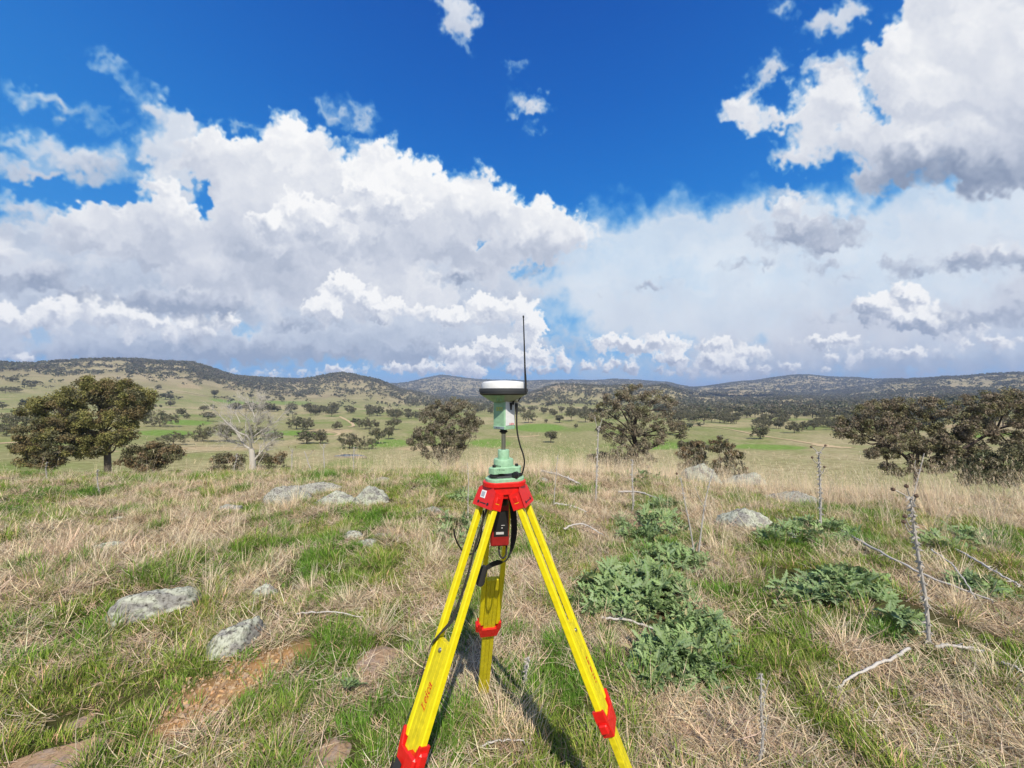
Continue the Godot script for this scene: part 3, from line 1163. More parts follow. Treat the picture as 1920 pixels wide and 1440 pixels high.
		if k == 2:
			var kb := Transform3D(Basis(Vector3.UP.cross(across + face * 0.4).normalized(), (across + face * 0.4).normalized(), Vector3.UP), cl.origin + across * 0.062 + face * 0.012 + down * 0.016).orthonormalized()
			s.lathe(kb, [[0.0, 0.0], [0.017, 0.0], [0.021, 0.006], [0.021, 0.016], [0.018, 0.02], [0.0, 0.021]], 24)
			part("clamp_knob", s.mesh(), black, clamp)
			s = Shape.new()
			s.box(Transform3D(tilt.basis, cl.origin + across * 0.034 + face * 0.007 + down * 0.004), Vector3(0.05, 0.046, 0.052), 0.006)
			part("knob_housing", s.mesh(), red, clamp)
		elif k == 0:
			var ring := []
			for i in 13:
				var a := PI * i / 12.0
				ring.append(cl.origin + face * 0.022 + across * cos(a) * 0.018 + down * (0.03 + sin(a) * 0.04))
			s.tube(ring, [0.0025], 6)
			part("wire_loop", s.mesh(), red, clamp)
		else:
			s.box(Transform3D(tilt.basis, cl.origin - across * 0.056 + down * 0.002), Vector3(0.02, 0.03, 0.03), 0.004)
			part("clamp_stop", s.mesh(), red, clamp)
		# printing on the legs
		var flat := Basis(-down, -across, face)
		if flat.determinant() < 0.0:
			flat = Basis(-down, across, face)
		var spot_: Transform3D = frame.call(inner_top + (0.16 if k == 2 else 0.17), 0.004 if k == 2 else 0.0, 0.0135)
		if k == 2:
			words("Leica", 0.031, print_red, Transform3D(flat, spot_.origin), tripod, "lettering", 0.3, ["Droid Serif"])
		elif k == 1:
			faint_print(Transform3D(flat, spot_.origin), 0.085, 0.011, print_red, tripod)
		if k == 2:
			# small white and grey plate on the hinge that faces the camera
			s = Shape.new()
			s.box(Transform3D(tilt.basis, lie.origin + down * 0.004 + face * 0.0265 - across * 0.012), Vector3(0.029, 0.002, 0.028), 0.001)
			var plate := part("label_plate", s.mesh(), white, hinge)
			s = Shape.new()
			s.box(Transform3D(tilt.basis, lie.origin + down * 0.004 + face * 0.0278 - across * 0.012), Vector3(0.019, 0.0006, 0.018), 0.0002)
			part("plate_panel", s.mesh(), paint("grey print", Color(0.33, 0.36, 0.40), 0.5), plate)
			# carrying strap: down between the rails, out past the edge and round the clamp
			s = Shape.new()
			var at := func(along: float, side: float, proud: float) -> Vector3:
				return (frame.call(along, side, proud) as Transform3D).origin
			var line := smoothed([at.call(0.05, -0.004, -0.004), at.call(0.12, -0.01, -0.008), at.call(0.2, -0.008, -0.008), at.call(0.3, 0.004, -0.004), at.call(0.4, 0.004, 0.0), at.call(inner_top - 0.06, 0.002, 0.006), at.call(inner_top + 0.0, -0.03, 0.018), at.call(inner_top + 0.06, -0.060, 0.012), at.call(inner_top + 0.2, -0.064, -0.002), at.call(clamp_at - 0.1, -0.068, -0.002), at.call(clamp_at - 0.03, -0.072, 0.006), at.call(clamp_at + 0.04, -0.074, 0.006), at.call(clamp_at + 0.085, -0.06, 0.012), at.call(clamp_at + 0.1, -0.035, 0.026), at.call(clamp_at + 0.075, -0.012, 0.034), at.call(clamp_at + 0.02, -0.012, 0.03)], 6)
			var sides := []
			for i in line.size():
				var q := float(i) / (line.size() - 1)
				var edge := across.lerp(face, 0.35) if q < 0.36 else (face.lerp(across, 0.55) if q < 0.78 else (down.lerp(face, 0.3) if q < 0.9 else across))
				sides.append(edge)
			for pass_ in 3:
				var soft := []
				for i in sides.size():
					soft.append((sides[maxi(i - 1, 0)].normalized() + sides[i].normalized() + sides[mini(i + 1, sides.size() - 1)].normalized()).normalized())
				sides = soft
			s.strap(line, sides, 0.034)
			part("carrying_strap", s.mesh(), webbing, tripod)
	# second strap hanging on the far right of the head, with its padded end
	s = Shape.new()
	var hang := func(px: float, py: float, depth: float) -> Vector3:
		return Vector3((px - 960.0) / FOCAL * depth, EYE + (HORIZON_ROW - py) / FOCAL * depth, -depth) - Vector3(AXIS.x, 0, AXIS.z)
	var fall := smoothed([hang.call(958, 925, 1.56), hang.call(962, 955, 1.57), hang.call(964, 990, 1.575), hang.call(961, 1018, 1.575), hang.call(955, 1038, 1.58), hang.call(946, 1050, 1.61), hang.call(932, 1052, 1.62), hang.call(918, 1058, 1.6), hang.call(909, 1066, 1.57)], 6)
	var twist := []
	for i in fall.size():
		var q := float(i) / (fall.size() - 1)
		twist.append(Vector3(1, 0, 0.35).lerp(Vector3(0.15, 0.3, 1), smoothstep(0.2, 0.55, q)) if q < 0.6 else Vector3(0.15, 0.3, 1).lerp(Vector3(0, 1, 0.3), smoothstep(0.6, 0.75, q)))
	s.strap(fall, twist, 0.026)
	part("carrying_strap", s.mesh(), webbing, tripod)
	s = Shape.new()
	s.tube(smoothed([hang.call(909, 1058, 1.55), hang.call(905, 1072, 1.55), hang.call(902, 1085, 1.55), hang.call(899, 1094, 1.55)], 4), [0.008, 0.013, 0.015, 0.016, 0.016, 0.016, 0.015, 0.016, 0.017, 0.017, 0.016, 0.014, 0.008], 12)
	part("strap_pad", s.mesh(), webbing, tripod)

	# battery slung under the head
	var battery := thing("battery_pack", "dark red battery pack with black face slung under the tripod head", "battery", Vector3(-0.05, 1.19, -1.53))
	var bt := Transform3D(Basis(Vector3.UP, 0.12), Vector3.ZERO)
	s = Shape.new()
	s.box(Transform3D(bt.basis, Vector3(0, -0.055, 0)), Vector3(0.072, 0.17, 0.05), 0.005)
	part("case", s.mesh(), scuffed(paint("dark red case", Color(0.32, 0.012, 0.01), 0.5), 0.2, 8.0, 6), battery)
	s = Shape.new()
	s.box(Transform3D(bt.basis, bt * Vector3(0.004, -0.052, 0.0252)), Vector3(0.056, 0.1, 0.002), 0.0008)
	var black_face := part("face_panel", s.mesh(), black, battery)
	s = Shape.new()
	s.box(Transform3D(bt.basis, bt * Vector3(0.0, -0.088, 0.0266)), Vector3(0.03, 0.009, 0.001), 0.0003)
	s.box(Transform3D(bt.basis, bt * Vector3(0.012, -0.058, 0.0266)), Vector3(0.014, 0.002, 0.001), 0.0003)
	s.box(Transform3D(bt.basis, bt * Vector3(0.008, -0.068, 0.0266)), Vector3(0.006, 0.003, 0.001), 0.0003)
	part("printed_strip", s.mesh(), paint("pale print", Color(0.5, 0.5, 0.5), 0.5), black_face)
	s = Shape.new()
	s.tube(smoothed([Vector3(-0.002, -0.14, 0.0), Vector3(0.0, -0.175, 0.006), Vector3(0.012, -0.19, 0.01), Vector3(0.026, -0.178, 0.008), Vector3(0.028, -0.14, 0.0)], 5), [0.0035], 7)
	part("carry_loop", s.mesh(), webbing, battery)
	s = Shape.new()
	s.tube(smoothed([hang.call(907, 955, 1.5), hang.call(902, 1000, 1.5), hang.call(893, 1028, 1.5), hang.call(883, 1036, 1.49), hang.call(872, 1034, 1.47), hang.call(861, 1020, 1.46), hang.call(854, 1004, 1.45), hang.call(852, 990, 1.45)], 6), [0.0032], 7)
	part("hanging_cable", s.mesh(), black, tripod)

	# tribrach
	var trib := thing("tribrach", "pale green levelling base with black foot screws on the tripod head", "levelling base", Vector3(AXIS.x, HEAD, AXIS.z))
	s = Shape.new()
	s.prism(Transform3D(), rounded_triangle(0.08, 0.046, turn + 0.12), 0.0, 0.012, 0.002)
	part("base_plate", s.mesh(), green, trib)
	s = Shape.new()
	s.prism(Transform3D(), rounded_triangle(0.062, 0.03, turn + 0.12), 0.012, 0.0185, 0.001)
	part("spring_plate", s.mesh(), scuffed(paint("dark spring steel", Color(0.10, 0.10, 0.11), 0.4, 0.6), 0.1, 9.0, 8), trib)
	for k in 3:
		var a := turn + 0.12 + TAU * k / 3.0
		var p := Vector3(cos(a), 0, -sin(a)) * 0.052
		s = Shape.new()
		var knurl := [[0.006, 0.012], [0.012, 0.0135], [0.0185, 0.016], [0.0195, 0.02], [0.0185, 0.024], [0.012, 0.0265], [0.006, 0.031]]
		s.lathe(Transform3D(Basis(), p), knurl, 26)
		part("foot_screw", s.mesh(), black, trib)
		s = Shape.new()
		s.lathe(Transform3D(Basis(), p), [[0.0065, 0.052], [0.0065, 0.0595], [0.005, 0.061], [0.0, 0.061]], 16)
		part("screw_cap", s.mesh(), black, trib)
	s = Shape.new()
	var body := PackedVector2Array()
	for i in 72:
		var b := TAU * i / 72.0
		var lobe: float = 0.5 + 0.5 * cos(3.0 * (b - turn - 0.12))
		var rr: float = 0.044 + 0.024 * smoothstep(0.5, 0.92, lobe)
		body.append(Vector2(cos(b), -sin(b)) * rr)
	s.prism(Transform3D(), body, 0.029, 0.052, 0.003)
	part("upper_body", s.mesh(), green, trib)
	s = Shape.new()
	s.lathe(Transform3D(), [[0.0385, 0.052], [0.0385, 0.073], [0.0365, 0.078], [0.034, 0.079], [0.0225, 0.079]], 40)
	part("locking_ring", s.mesh(), green, trib)
	s = Shape.new()
	s.lathe(Transform3D(), [[0.0222, 0.079], [0.0222, 0.11], [0.021, 0.113], [0.0, 0.113]], 36)
	part("carrier", s.mesh(), green, trib)
	s = Shape.new()
	s.lathe(Transform3D(Basis(Vector3(1, 0, 0.6).normalized(), PI / 2) , Vector3(0.052, 0.024, 0.036)), [[0.0, 0.0], [0.011, 0.0], [0.013, 0.003], [0.013, 0.014], [0.0, 0.016]], 20)
	part("locking_knob", s.mesh(), black, trib)
	words("Leica", 0.013, print_dark, Transform3D(Basis(Vector3.UP, -0.62), Vector3(-0.0225, 0.0555, 0.0316)), trib, "lettering", 0.2, ["Droid Serif"])
	faint_print(Transform3D(Basis(Vector3.UP, -0.1), Vector3(-0.008, 0.0472, 0.0655)), 0.026, 0.004, print_dark, trib)

	# receiver: pole, body, dish and dome
	var rx := thing("satellite_receiver", "white domed satellite receiver with green body on a steel pole", "receiver", Vector3(AXIS.x, HEAD + 0.113, AXIS.z))
	s = Shape.new()
	s.lathe(Transform3D(), [[0.0, 0.0002], [0.0085, 0.0002], [0.0085, 0.064]], 24)
	part("pole", s.mesh(), steel, rx)
	s = Shape.new()
	s.lathe(Transform3D(), [[0.0086, 0.062], [0.012, 0.066], [0.0165, 0.0685], [0.0165, 0.0715], [0.013, 0.074], [0.013, 0.081]], 24)
	part("collar", s.mesh(), black, rx)
	var yaw := -0.68
	var base_y := 0.081
	# body with rounded corners
	var bd := PackedVector2Array()
	var half := 0.0305
	for k in 4:
		var a := PI / 4 + PI / 2 * k
		var cn := Vector2(cos(a), -sin(a)).sign() * (half - 0.006)
		for i in 5:
			var b := PI / 2 * k + PI / 2 * i / 4.0
			bd.append(cn + Vector2(cos(b), -sin(b)) * 0.006)
	var bt2 := Transform3D(Basis(Vector3.UP, yaw), Vector3(0.002, 0, 0))
	s = Shape.new()
	s.prism(bt2, bd, base_y, base_y + 0.113, 0.001)
	part("body", s.mesh(), green, rx)
	s = Shape.new()
	var skirt := PackedVector2Array()
	for q in bd:
		skirt.append(q * 1.04)
	s.prism(bt2, skirt, base_y + 0.0005, base_y + 0.013, 0.001)
	part("body_skirt", s.mesh(), green, rx)
	# after the turn, local +x looks to the right and towards the camera, local +z to the left and towards it
	var right_face := Transform3D(Basis(Vector3.UP, yaw), Vector3.ZERO) * Transform3D(Basis(Vector3.UP, PI / 2), Vector3.ZERO)
	var left_face := Transform3D(Basis(Vector3.UP, yaw), Vector3.ZERO)
	var white_face := right_face if (right_face.basis.z).x > 0.0 else left_face
	var green_face := left_face if white_face == right_face else right_face
	var put := func(fr: Transform3D, x: float, y: float, z: float) -> Transform3D:
		return Transform3D(fr.basis, Vector3(0.002, 0, 0) + fr.basis * Vector3(x, base_y + y, half + z))
	s = Shape.new()
	s.box(put.call(white_face, 0.0, 0.0605, 0.0005), Vector3(0.054, 0.093, 0.003), 0.0012)
	var panel := part("front_panel", s.mesh(), white, rx)
	s = Shape.new()
	var slot: Transform3D = put.call(white_face, 0.002, 0.088, 0.002)
	s.prism(Transform3D(Basis(slot.basis.x, slot.basis.z, -slot.basis.y), slot.origin), PackedVector2Array([Vector2(-0.0035, 0.014), Vector2(0.0035, 0.014), Vector2(0.0085, -0.014), Vector2(-0.0085, -0.014)]), 0.0, 0.0015)
	part("status_window", s.mesh(), black, panel)
	words("Leica", 0.011, print_red, put.call(white_face, 0.007, 0.0205, 0.0024), rx, "lettering", 0.25, ["Droid Serif"])
	words("001", 0.021, paint("yellow marker", Color(0.62, 0.6, 0.02), 0.6), put.call(green_face, 0.004, 0.078, 0.0008), rx, "marker_writing", 0.1)
	s = Shape.new()
	s.box(put.call(green_face, 0.002, 0.0065, 0.0018), Vector3(0.05, 0.0085, 0.0012), 0.0004)
	var strip := part("name_strip", s.mesh(), paint("blue grey strip", Color(0.25, 0.32, 0.36), 0.45), rx)
	faint_print(put.call(green_face, -0.006, 0.0065, 0.0026), 0.026, 0.0055, print_dark, rx)
	# dish
	var y0 := base_y + 0.113
	s = Shape.new()
	s.lathe(Transform3D(), [[0.0, y0 - 0.006], [0.042, y0 - 0.006], [0.05, y0 - 0.003], [0.086, y0 + 0.019]], 64)
	part("underside", s.mesh(), scuffed(paint("grey green casting", Color(0.40, 0.46, 0.38), 0.5), 0.12, 8.0, 9), rx)
	s = Shape.new()
	var arc := []
	for i in 17:
		arc.append(lerpf(PI * 0.98, PI * 1.52, i / 16.0))
	for i in 16:
		for e in [[0.043, -0.0064, 0.0505, -0.0034], [0.0505, -0.0034, 0.0862, 0.0185]]:
			var p := []
			for w in [[e[0], e[1], arc[i]], [e[0], e[1], arc[i + 1]], [e[2], e[3], arc[i + 1]], [e[2], e[3], arc[i]]]:
				p.append(Vector3(w[0] * cos(w[2]), y0 + w[1] - 0.0012, -w[0] * sin(w[2])))
			s.quad(p[0], p[1], p[2], p[3])
	part("mounting_bracket", s.mesh(), green, rx)
	s = Shape.new()
	var ga := PI * 1.42
	for q in [-0.006, 0.006]:
		s.box(Transform3D(Basis(Vector3.UP, ga + 0.12), Vector3(cos(ga) * 0.055, y0 + 0.004, -sin(ga) * 0.055) + Vector3(q, 0, 0)), Vector3(0.026, 0.016, 0.0025), 0.0008)
	part("gusset", s.mesh(), green, rx)
	s = Shape.new()
	s.lathe(Transform3D(), [[0.0862, y0 + 0.0188], [0.0905, y0 + 0.021], [0.0935, y0 + 0.0245], [0.0935, y0 + 0.0285], [0.0925, y0 + 0.0295], [0.0948, y0 + 0.0305], [0.0953, y0 + 0.034], [0.0945, y0 + 0.0425], [0.092, y0 + 0.044], [0.084, y0 + 0.0442]], 72)
	part("rubber_rim", s.mesh(), paint("dark rubber", Color(0.035, 0.038, 0.043), 0.6), rx)
	s = Shape.new()
	s.lathe(Transform3D(), [[0.0845, y0 + 0.0442], [0.0842, y0 + 0.062], [0.082, y0 + 0.067], [0.076, y0 + 0.0695], [0.05, y0 + 0.0725], [0.02, y0 + 0.0745], [0.0, y0 + 0.075]], 72)
	part("dome", s.mesh(), white, rx)
	# whip aerial on the rim
	s = Shape.new()
	var foot_at := Vector3(0.084, y0 + 0.03, 0.045)
	s.tube([foot_at, foot_at + Vector3(0.0005, 0.03, 0), foot_at + Vector3(-0.0005, 0.06, 0), foot_at + Vector3(-0.002, 0.09, 0), foot_at + Vector3(-0.005, 0.2, 0), foot_at + Vector3(-0.0075, 0.281, 0), foot_at + Vector3(-0.0076, 0.2815, 0), foot_at + Vector3(-0.0078, 0.29, 0)], [0.0042, 0.0046, 0.0042, 0.0032, 0.0026, 0.0022, 0.0032, 0.0032], 10)
	part("whip_aerial", s.mesh(), black, rx)
	# cable plug and cable
	s = Shape.new()
	var plug := Vector3(0.05, y0 + 0.0, 0.02)
	s.lathe(Transform3D(Basis(), plug + Vector3(0, -0.012, 0)), [[0.0, 0.0], [0.0065, 0.0], [0.007, 0.002], [0.007, 0.014]], 14)
	part("socket", s.mesh(), steel, rx)
	s = Shape.new()
	s.box(Transform3D(Basis(), plug + Vector3(-0.012, -0.008, 0.002)), Vector3(0.008, 0.022, 0.01), 0.002)
	s.tube([plug + Vector3(0.006, -0.006, 0), plug + Vector3(0.014, 0.006, 0), plug + Vector3(0.024, 0.022, 0.004)], [0.0025], 7)
	part("aerial_lead", s.mesh(), black, rx)
	var cable := thing("cable", "black power cable curving from the receiver down to the levelling base", "cable", Vector3(AXIS.x, 0, AXIS.z))
	s = Shape.new()
	var top_at := Vector3(0, HEAD + 0.113, 0) + plug + Vector3(0, -0.013, 0)
	s.tube([top_at, top_at + Vector3(0, -0.01, 0), top_at + Vector3(0, -0.026, 0), top_at + Vector3(0.0005, -0.046, 0)], [0.0062, 0.0062, 0.0052, 0.0034], 12)
	part("plug", s.mesh(), black, cable)
	s = Shape.new()
	var b0 := top_at + Vector3(0.0005, -0.045, 0)
	s.tube(smoothed([b0, b0 + Vector3(0.002, -0.06, 0.0), b0 + Vector3(0.013, -0.115, 0.0), b0 + Vector3(0.025, -0.15, -0.002), b0 + Vector3(0.03, -0.185, -0.004), b0 + Vector3(0.022, -0.225, -0.01), b0 + Vector3(0.006, -0.262, -0.03), b0 + Vector3(-0.015, -0.29, -0.07), b0 + Vector3(-0.04, -0.34, -0.09), b0 + Vector3(-0.055, -0.37, -0.075)], 8), [0.0031], 9)
	part("lead", s.mesh(), black, cable)


# ---------------------------------------------------------------- rocks

func rock_material(called: String, seed_: int, relief: float, contrast: float) -> StandardMaterial3D:
	var m := paint(called, Color(1, 1, 1), 0.95)
	m.vertex_color_use_as_albedo = true
	m.metallic_specular = 0.15
	var t := NoiseTexture2D.new()
	t.width = 512
	t.height = 512
	t.seamless = true
	var f := FastNoiseLite.new()
	f.seed = seed_
	f.frequency = 0.03
	f.fractal_octaves = 6
	f.fractal_gain = 0.65
	t.noise = f
	m.heightmap_enabled = true
	m.heightmap_texture = t
	m.heightmap_scale = relief
	var a := NoiseTexture2D.new()
	a.width = 512
	a.height = 512
	a.seamless = true
	var fa := FastNoiseLite.new()
	fa.seed = seed_ + 1
	fa.noise_type = FastNoiseLite.TYPE_SIMPLEX_SMOOTH
	fa.frequency = 0.035
	fa.fractal_octaves = 5
	fa.fractal_gain = 0.7
	a.noise = fa
	var g := Gradient.new()
	g.set_color(0, Color(0.16, 0.15, 0.15))
	g.set_offset(0, 0.22)
	g.set_color(1, Color(1, 1, 1))
	g.set_offset(1, 0.56)
	g.add_point(0.33, Color(0.5, 0.48, 0.46))
	g.add_point(0.38, Color(0.9, 0.9, 0.88))
	a.color_ramp = g
	for i in g.get_point_count():
		g.set_color(i, Color(1, 1, 1).lerp(g.get_color(i), contrast))
	m.albedo_texture = a
	m.uv1_triplanar = true
	m.uv1_world_triplanar = true
	m.uv1_scale = Vector3.ONE * 1.5
	return m


func rock_mesh(size: Vector3, seed_: int, main: Color, second: Color, slab := false) -> ArrayMesh:
	var f := FastNoiseLite.new()
	f.seed = seed_
	f.frequency = 0.75
	f.fractal_octaves = 5
	f.fractal_gain = 0.5
	var spots := FastNoiseLite.new()
	spots.seed = seed_ + 7
	spots.frequency = 2.2
	spots.fractal_octaves = 4
	var v := PackedVector3Array()
	var c := PackedColorArray()
	var idx := PackedInt32Array()
	var rows := 30
	var cols := 46
	var cuts := []
	var r := RandomNumberGenerator.new()
	r.seed = seed_
	for i in 11:
		var q := Vector3(r.randf_range(-1, 1), r.randf_range(0.1, 1), r.randf_range(-1, 1)).normalized()
		cuts.append([q, r.randf_range(0.55, 0.84)])
	for j in rows + 1:
		for i in cols:
			var th := PI * j / rows
			var ph := TAU * i / cols
			var d := Vector3(sin(th) * cos(ph), cos(th), sin(th) * sin(ph))
			var l := 1.0 + 0.30 * f.get_noise_3d(d.x, d.y, d.z)
			for q in cuts:
				var k: float = d.dot(q[0])
				if k > 0.05:
					l = minf(l, lerpf(l, q[1] / k, 0.88))
			l += 0.11 * f.get_noise_3d(d.x * 4.0, d.y * 4.0, d.z * 4.0) + 0.05 * f.get_noise_3d(d.x * 11.0, d.y * 11.0, d.z * 11.0)
			var p := d * l
			if slab:
				p.y = clampf(p.y * 1.5, -0.8, 0.62 + 0.12 * f.get_noise_2d(p.x * 3.0, p.z * 3.0))
			v.append(p * size * 0.5)
			var s := spots.get_noise_3d(p.x, p.y, p.z)
			c.append(main.lerp(second, smoothstep(0.02, 0.16, s)))
	for j in rows:
		for i in cols:
			var i2 := (i + 1) % cols
			var a := j * cols + i
			var b := j * cols + i2
			idx.append_array(PackedInt32Array([a, b, a + cols, b, b + cols, a + cols]))
	var arr := []
	arr.resize(Mesh.ARRAY_MAX)
	arr[Mesh.ARRAY_VERTEX] = v
	arr[Mesh.ARRAY_COLOR] = c
	arr[Mesh.ARRAY_INDEX] = idx
	var st := SurfaceTool.new()
	st.create_from_arrays(arr)
	st.generate_normals()
	return st.commit()


func rock_mesh_small(seed_: int) -> ArrayMesh:
	var r := RandomNumberGenerator.new()
	r.seed = seed_
	var p := []
	for d in [Vector3.UP, Vector3.RIGHT, Vector3.BACK, Vector3.LEFT, Vector3.FORWARD, Vector3.DOWN]:
		p.append((d as Vector3) * r.randf_range(0.6, 1.3) + Vector3(r.randf_range(-0.25, 0.25), r.randf_range(-0.25, 0.25), r.randf_range(-0.25, 0.25)))
	var s := Shape.new()
	for k in 4:
		var l := k % 4 + 1
		var m := (k + 1) % 4 + 1
		s.tri(p[0], p[m], p[l])
		s.tri(p[5], p[l], p[m])
	return s.mesh(true)


func build_rocks():
	var lichen := rock_material("lichen covered granite", 61, 0.9, 0.85)
	var earthy := rock_material("bare brown stone", 71, 0.5, 0.22)
	var pale := Color(0.43, 0.445, 0.365)
	var grey := Color(0.27, 0.26, 0.24)
	var pink := Color(0.30, 0.225, 0.18)
	var brown := Color(0.33, 0.225, 0.145)
	var list := [
		[300, 1116, 158, 66, "long pale lichen-covered rock between green tufts left of the orange earth", 0, -14, 0],
		[442, 1182, 112, 96, "broad pale lichen-covered rock just above the orange bare earth", 0, -32, 0],
		[497, 1106, 46, 34, "small pale rock beside a tall green tuft, above the broad lichen rock", 0, 0, 0],
		[538, 922, 84, 68, "blocky lichen rock at the left end of the rock outcrop", 0, 0, 1],
		[598, 910, 78, 30, "low flat rock at the back of the outcrop, between its two big rocks", 0, 0, 1],
		[628, 934, 84, 36, "sloping cracked rock in the middle of the outcrop", 0, 0, 0],
		[698, 926, 96, 48, "rounded lichen rock at the right end of the rock outcrop", 0, 0, 0],
		[716, 895, 40, 14, "thin pale rock lying in grass behind the outcrop", 0, 0, 0],
		[664, 1000, 42, 22, "upper left stone of three small stones beside a green tuft", 0, 0, 0],
		[690, 1014, 46, 16, "lowest of three small stones beside a green tuft, flat and pale", 0, 0, 0],
		[714, 1000, 36, 18, "upper right stone of three small stones, half hidden in dry grass", 0, 0, 1],
		[806, 955, 52, 20, "grey rock low in dry grass left of the tripod head", 0, 0, 1],
		[196, 1020, 50, 20, "pale rock ridge half buried in dry grass, left side of the hilltop", 0, 0, 0],
		[217, 970, 34, 12, "small pale rock in dry grass above the half buried ridge", 0, 0, 0],
		[428, 950, 52, 26, "grey rock almost covered by dead grass left of the outcrop", 0, 0, 1],
		[1395, 968, 104, 60, "big domed lichen rock at the top of a thistle strip right of the tripod", 0, 10, 0],
		[1478, 930, 98, 30, "long low rock behind the big domed rock", 0, 6, 1],
		[1316, 884, 70, 50, "pale cracked boulder on the brow before small bushes", 0, 0, 0],
		[1398, 890, 90, 36, "low pale boulder sunk in tall dry grass on the brow", 0, 0, 0],
		[1724, 988, 66, 28, "flat reddish grey rock behind the tall dead thistle", 1, 0, 0],
		[1018, 896, 26, 16, "small pale stone in dry grass right of the tripod head", 0, 0, 0],
		[714, 1222, 84, 52, "smooth brown stone set flat in the turf left of the tripod leg", 1, -20, 2],
		[616, 1402, 100, 70, "flat brown stone flush with the turf at the bottom of the photo", 1, 10, 2],
		[96, 1424, 160, 70, "wide pinkish brown slab in the bottom corner under dead straw", 1, -8, 2],
		[412, 1332, 44, 26, "small tan stone at the lower edge of the orange earth", 1, -30, 2],
		[152, 1348, 50, 24, "brown stone showing through straw left of the orange earth", 1, -20, 2],
	]
	var k := 0
	for e in list:
		k += 1
		var p := on_hilltop(e[0], e[1] + e[3] * 0.3)
		var deep := -p.z
		var w: float = e[2] * deep / FOCAL * 1.12
		var h: float = e[3] * deep / FOCAL * 1.0
		var slab: bool = e[7] == 2
		var looking := (p - Vector3(0, EYE, 0)).normalized()
		var depth_size := w * 0.7
		if slab:
			depth_size = h / maxf(0.3, -looking.y)
			h = w * 0.16
		var m := rock_mesh(Vector3(w, h * ((1.5 if e[2] > 40 else 1.15) if not slab else 1.0), depth_size), 100 + k * 17, (brown if e[5] == 1 else pale) if e[7] != 1 else grey.lerp(pale, 0.5), pink if e[5] == 1 else grey, slab)
		var o := part("rock", m, earthy if e[5] == 1 else lichen, self)
		o.position = p - Vector3(0, h * (0.1 if not slab else 0.03), 0)
		o.rotation.y = deg_to_rad(-e[6] * 1.0) + atan2(-p.x, -p.z) * 0.5
		tag(o, e[4], "rock")
		var clear := Spot.new()
		clear.at = Vector2(p.x, p.z)
		clear.along = Vector2(w * 0.42, 0)
		clear.across = Vector2(0, depth_size * (0.36 if slab else 0.42))
		clear.value = 0.8 if slab else 1.0
		if e[1] > 880 and e[1] < 892 and e[0] > 1300:
			o.position.y += 0.16
			clear.across = Vector2(0, 0.9)
			clear.at += Vector2(0, 0.6)
		keep_off.append(clear)


# ---------------------------------------------------------------- grass

class Blades:
	var v := PackedVector3Array()
	var c := PackedColorArray()

	func blade(base: Vector3, heading: float, lean0: float, bend: float, length: float, width: float, col: Color, tip: Color, seg := 3, face := 0.0):
		# a strip that starts at lean0 from upright and bends further over
		var dir := Vector3(cos(heading), 0, sin(heading))
		var side := Vector3(-sin(heading + face), 0, cos(heading + face)) * width * 0.5
		var p := base
		var a := lean0
		var last_l := p - side
		var last_r := p + side
		var last_c := col
		for i in seg:
			var step := length / seg
			p += (Vector3.UP * cos(a) + dir * sin(a)) * step
			a += bend / seg
			var q := float(i + 1) / seg
			var w := side * (1.0 - q * q * 0.9)
			var cc := col.lerp(tip, q)
			if i == seg - 1:
				v.append(last_l)
				v.append(last_r)
				v.append(p)
				c.append(last_c)
				c.append(last_c)
				c.append(cc)
			else:
				var l := p - w
				var r := p + w
				v.append_array(PackedVector3Array([last_l, last_r, r, last_l, r, l]))
				c.append_array(PackedColorArray([last_c, last_c, cc, last_c, cc, cc]))
				last_l = l
				last_r = r
			last_c = cc

	func leaf(base: Vector3, out: Vector3, length: float, width: float, rise: float, droop: float, lobes: int, col: Color, rib: Color, r: RandomNumberGenerator):
		# a deeply lobed leaf that rises and then droops
		var side := out.cross(Vector3.UP).normalized()
		var n := lobes * 2
		var spine := []
		for i in n + 1:
			var q := float(i) / n
			spine.append(base + out * length * q + Vector3.UP * (rise * q - droop * q * q) * length)
		for s in [-1.0, 1.0]:
			var prev: Vector3 = spine[0]
			for i in range(1, n + 1):
				var q := float(i) / n
				var wide: float = width * sin(PI * pow(q, 0.75) * 0.93 + 0.1)
				if i % 2 == 0:
					wide *= 0.42
				wide *= r.randf_range(0.8, 1.15)
				var edge: Vector3 = spine[i] + side * s * wide + Vector3.UP * (0.35 * wide * r.randf_range(0.2, 1.4)) + out * length * 0.03 * r.randf_range(-1, 1)
				if i == n:
					edge = spine[n]
				var cc := col.lerp(rib, r.randf_range(0.0, 0.25))
				v.append_array(PackedVector3Array([spine[i - 1], prev, edge, spine[i - 1], edge, spine[i]]))
				c.append_array(PackedColorArray([rib, cc, cc, rib, cc, rib]))
				prev = edge

	func mesh() -> ArrayMesh:
		var arr := []
		arr.resize(Mesh.ARRAY_MAX)
		arr[Mesh.ARRAY_VERTEX] = v
		arr[Mesh.ARRAY_COLOR] = c
		var m := ArrayMesh.new()
		m.add_surface_from_arrays(Mesh.PRIMITIVE_TRIANGLES, arr)
		return m


func leafy(called: String, back := 0.5) -> StandardMaterial3D:
	var m := paint(called, Color(1, 1, 1), 0.75)
	m.vertex_color_use_as_albedo = true
	m.metallic_specular = 0.25
	m.backlight_enabled = true
	m.backlight = Color(back, back, back).linear_to_srgb()
	m.cull_mode = BaseMaterial3D.CULL_DISABLED
	return m


func vary(c: Color, amount: float) -> Color:
	var k := 1.0 + rng.randf_range(-amount, amount)
	return Color(c.r * k * (1.0 + rng.randf_range(-0.1, 0.1)), c.g * k, c.b * k * (1.0 + rng.randf_range(-0.1, 0.1)))


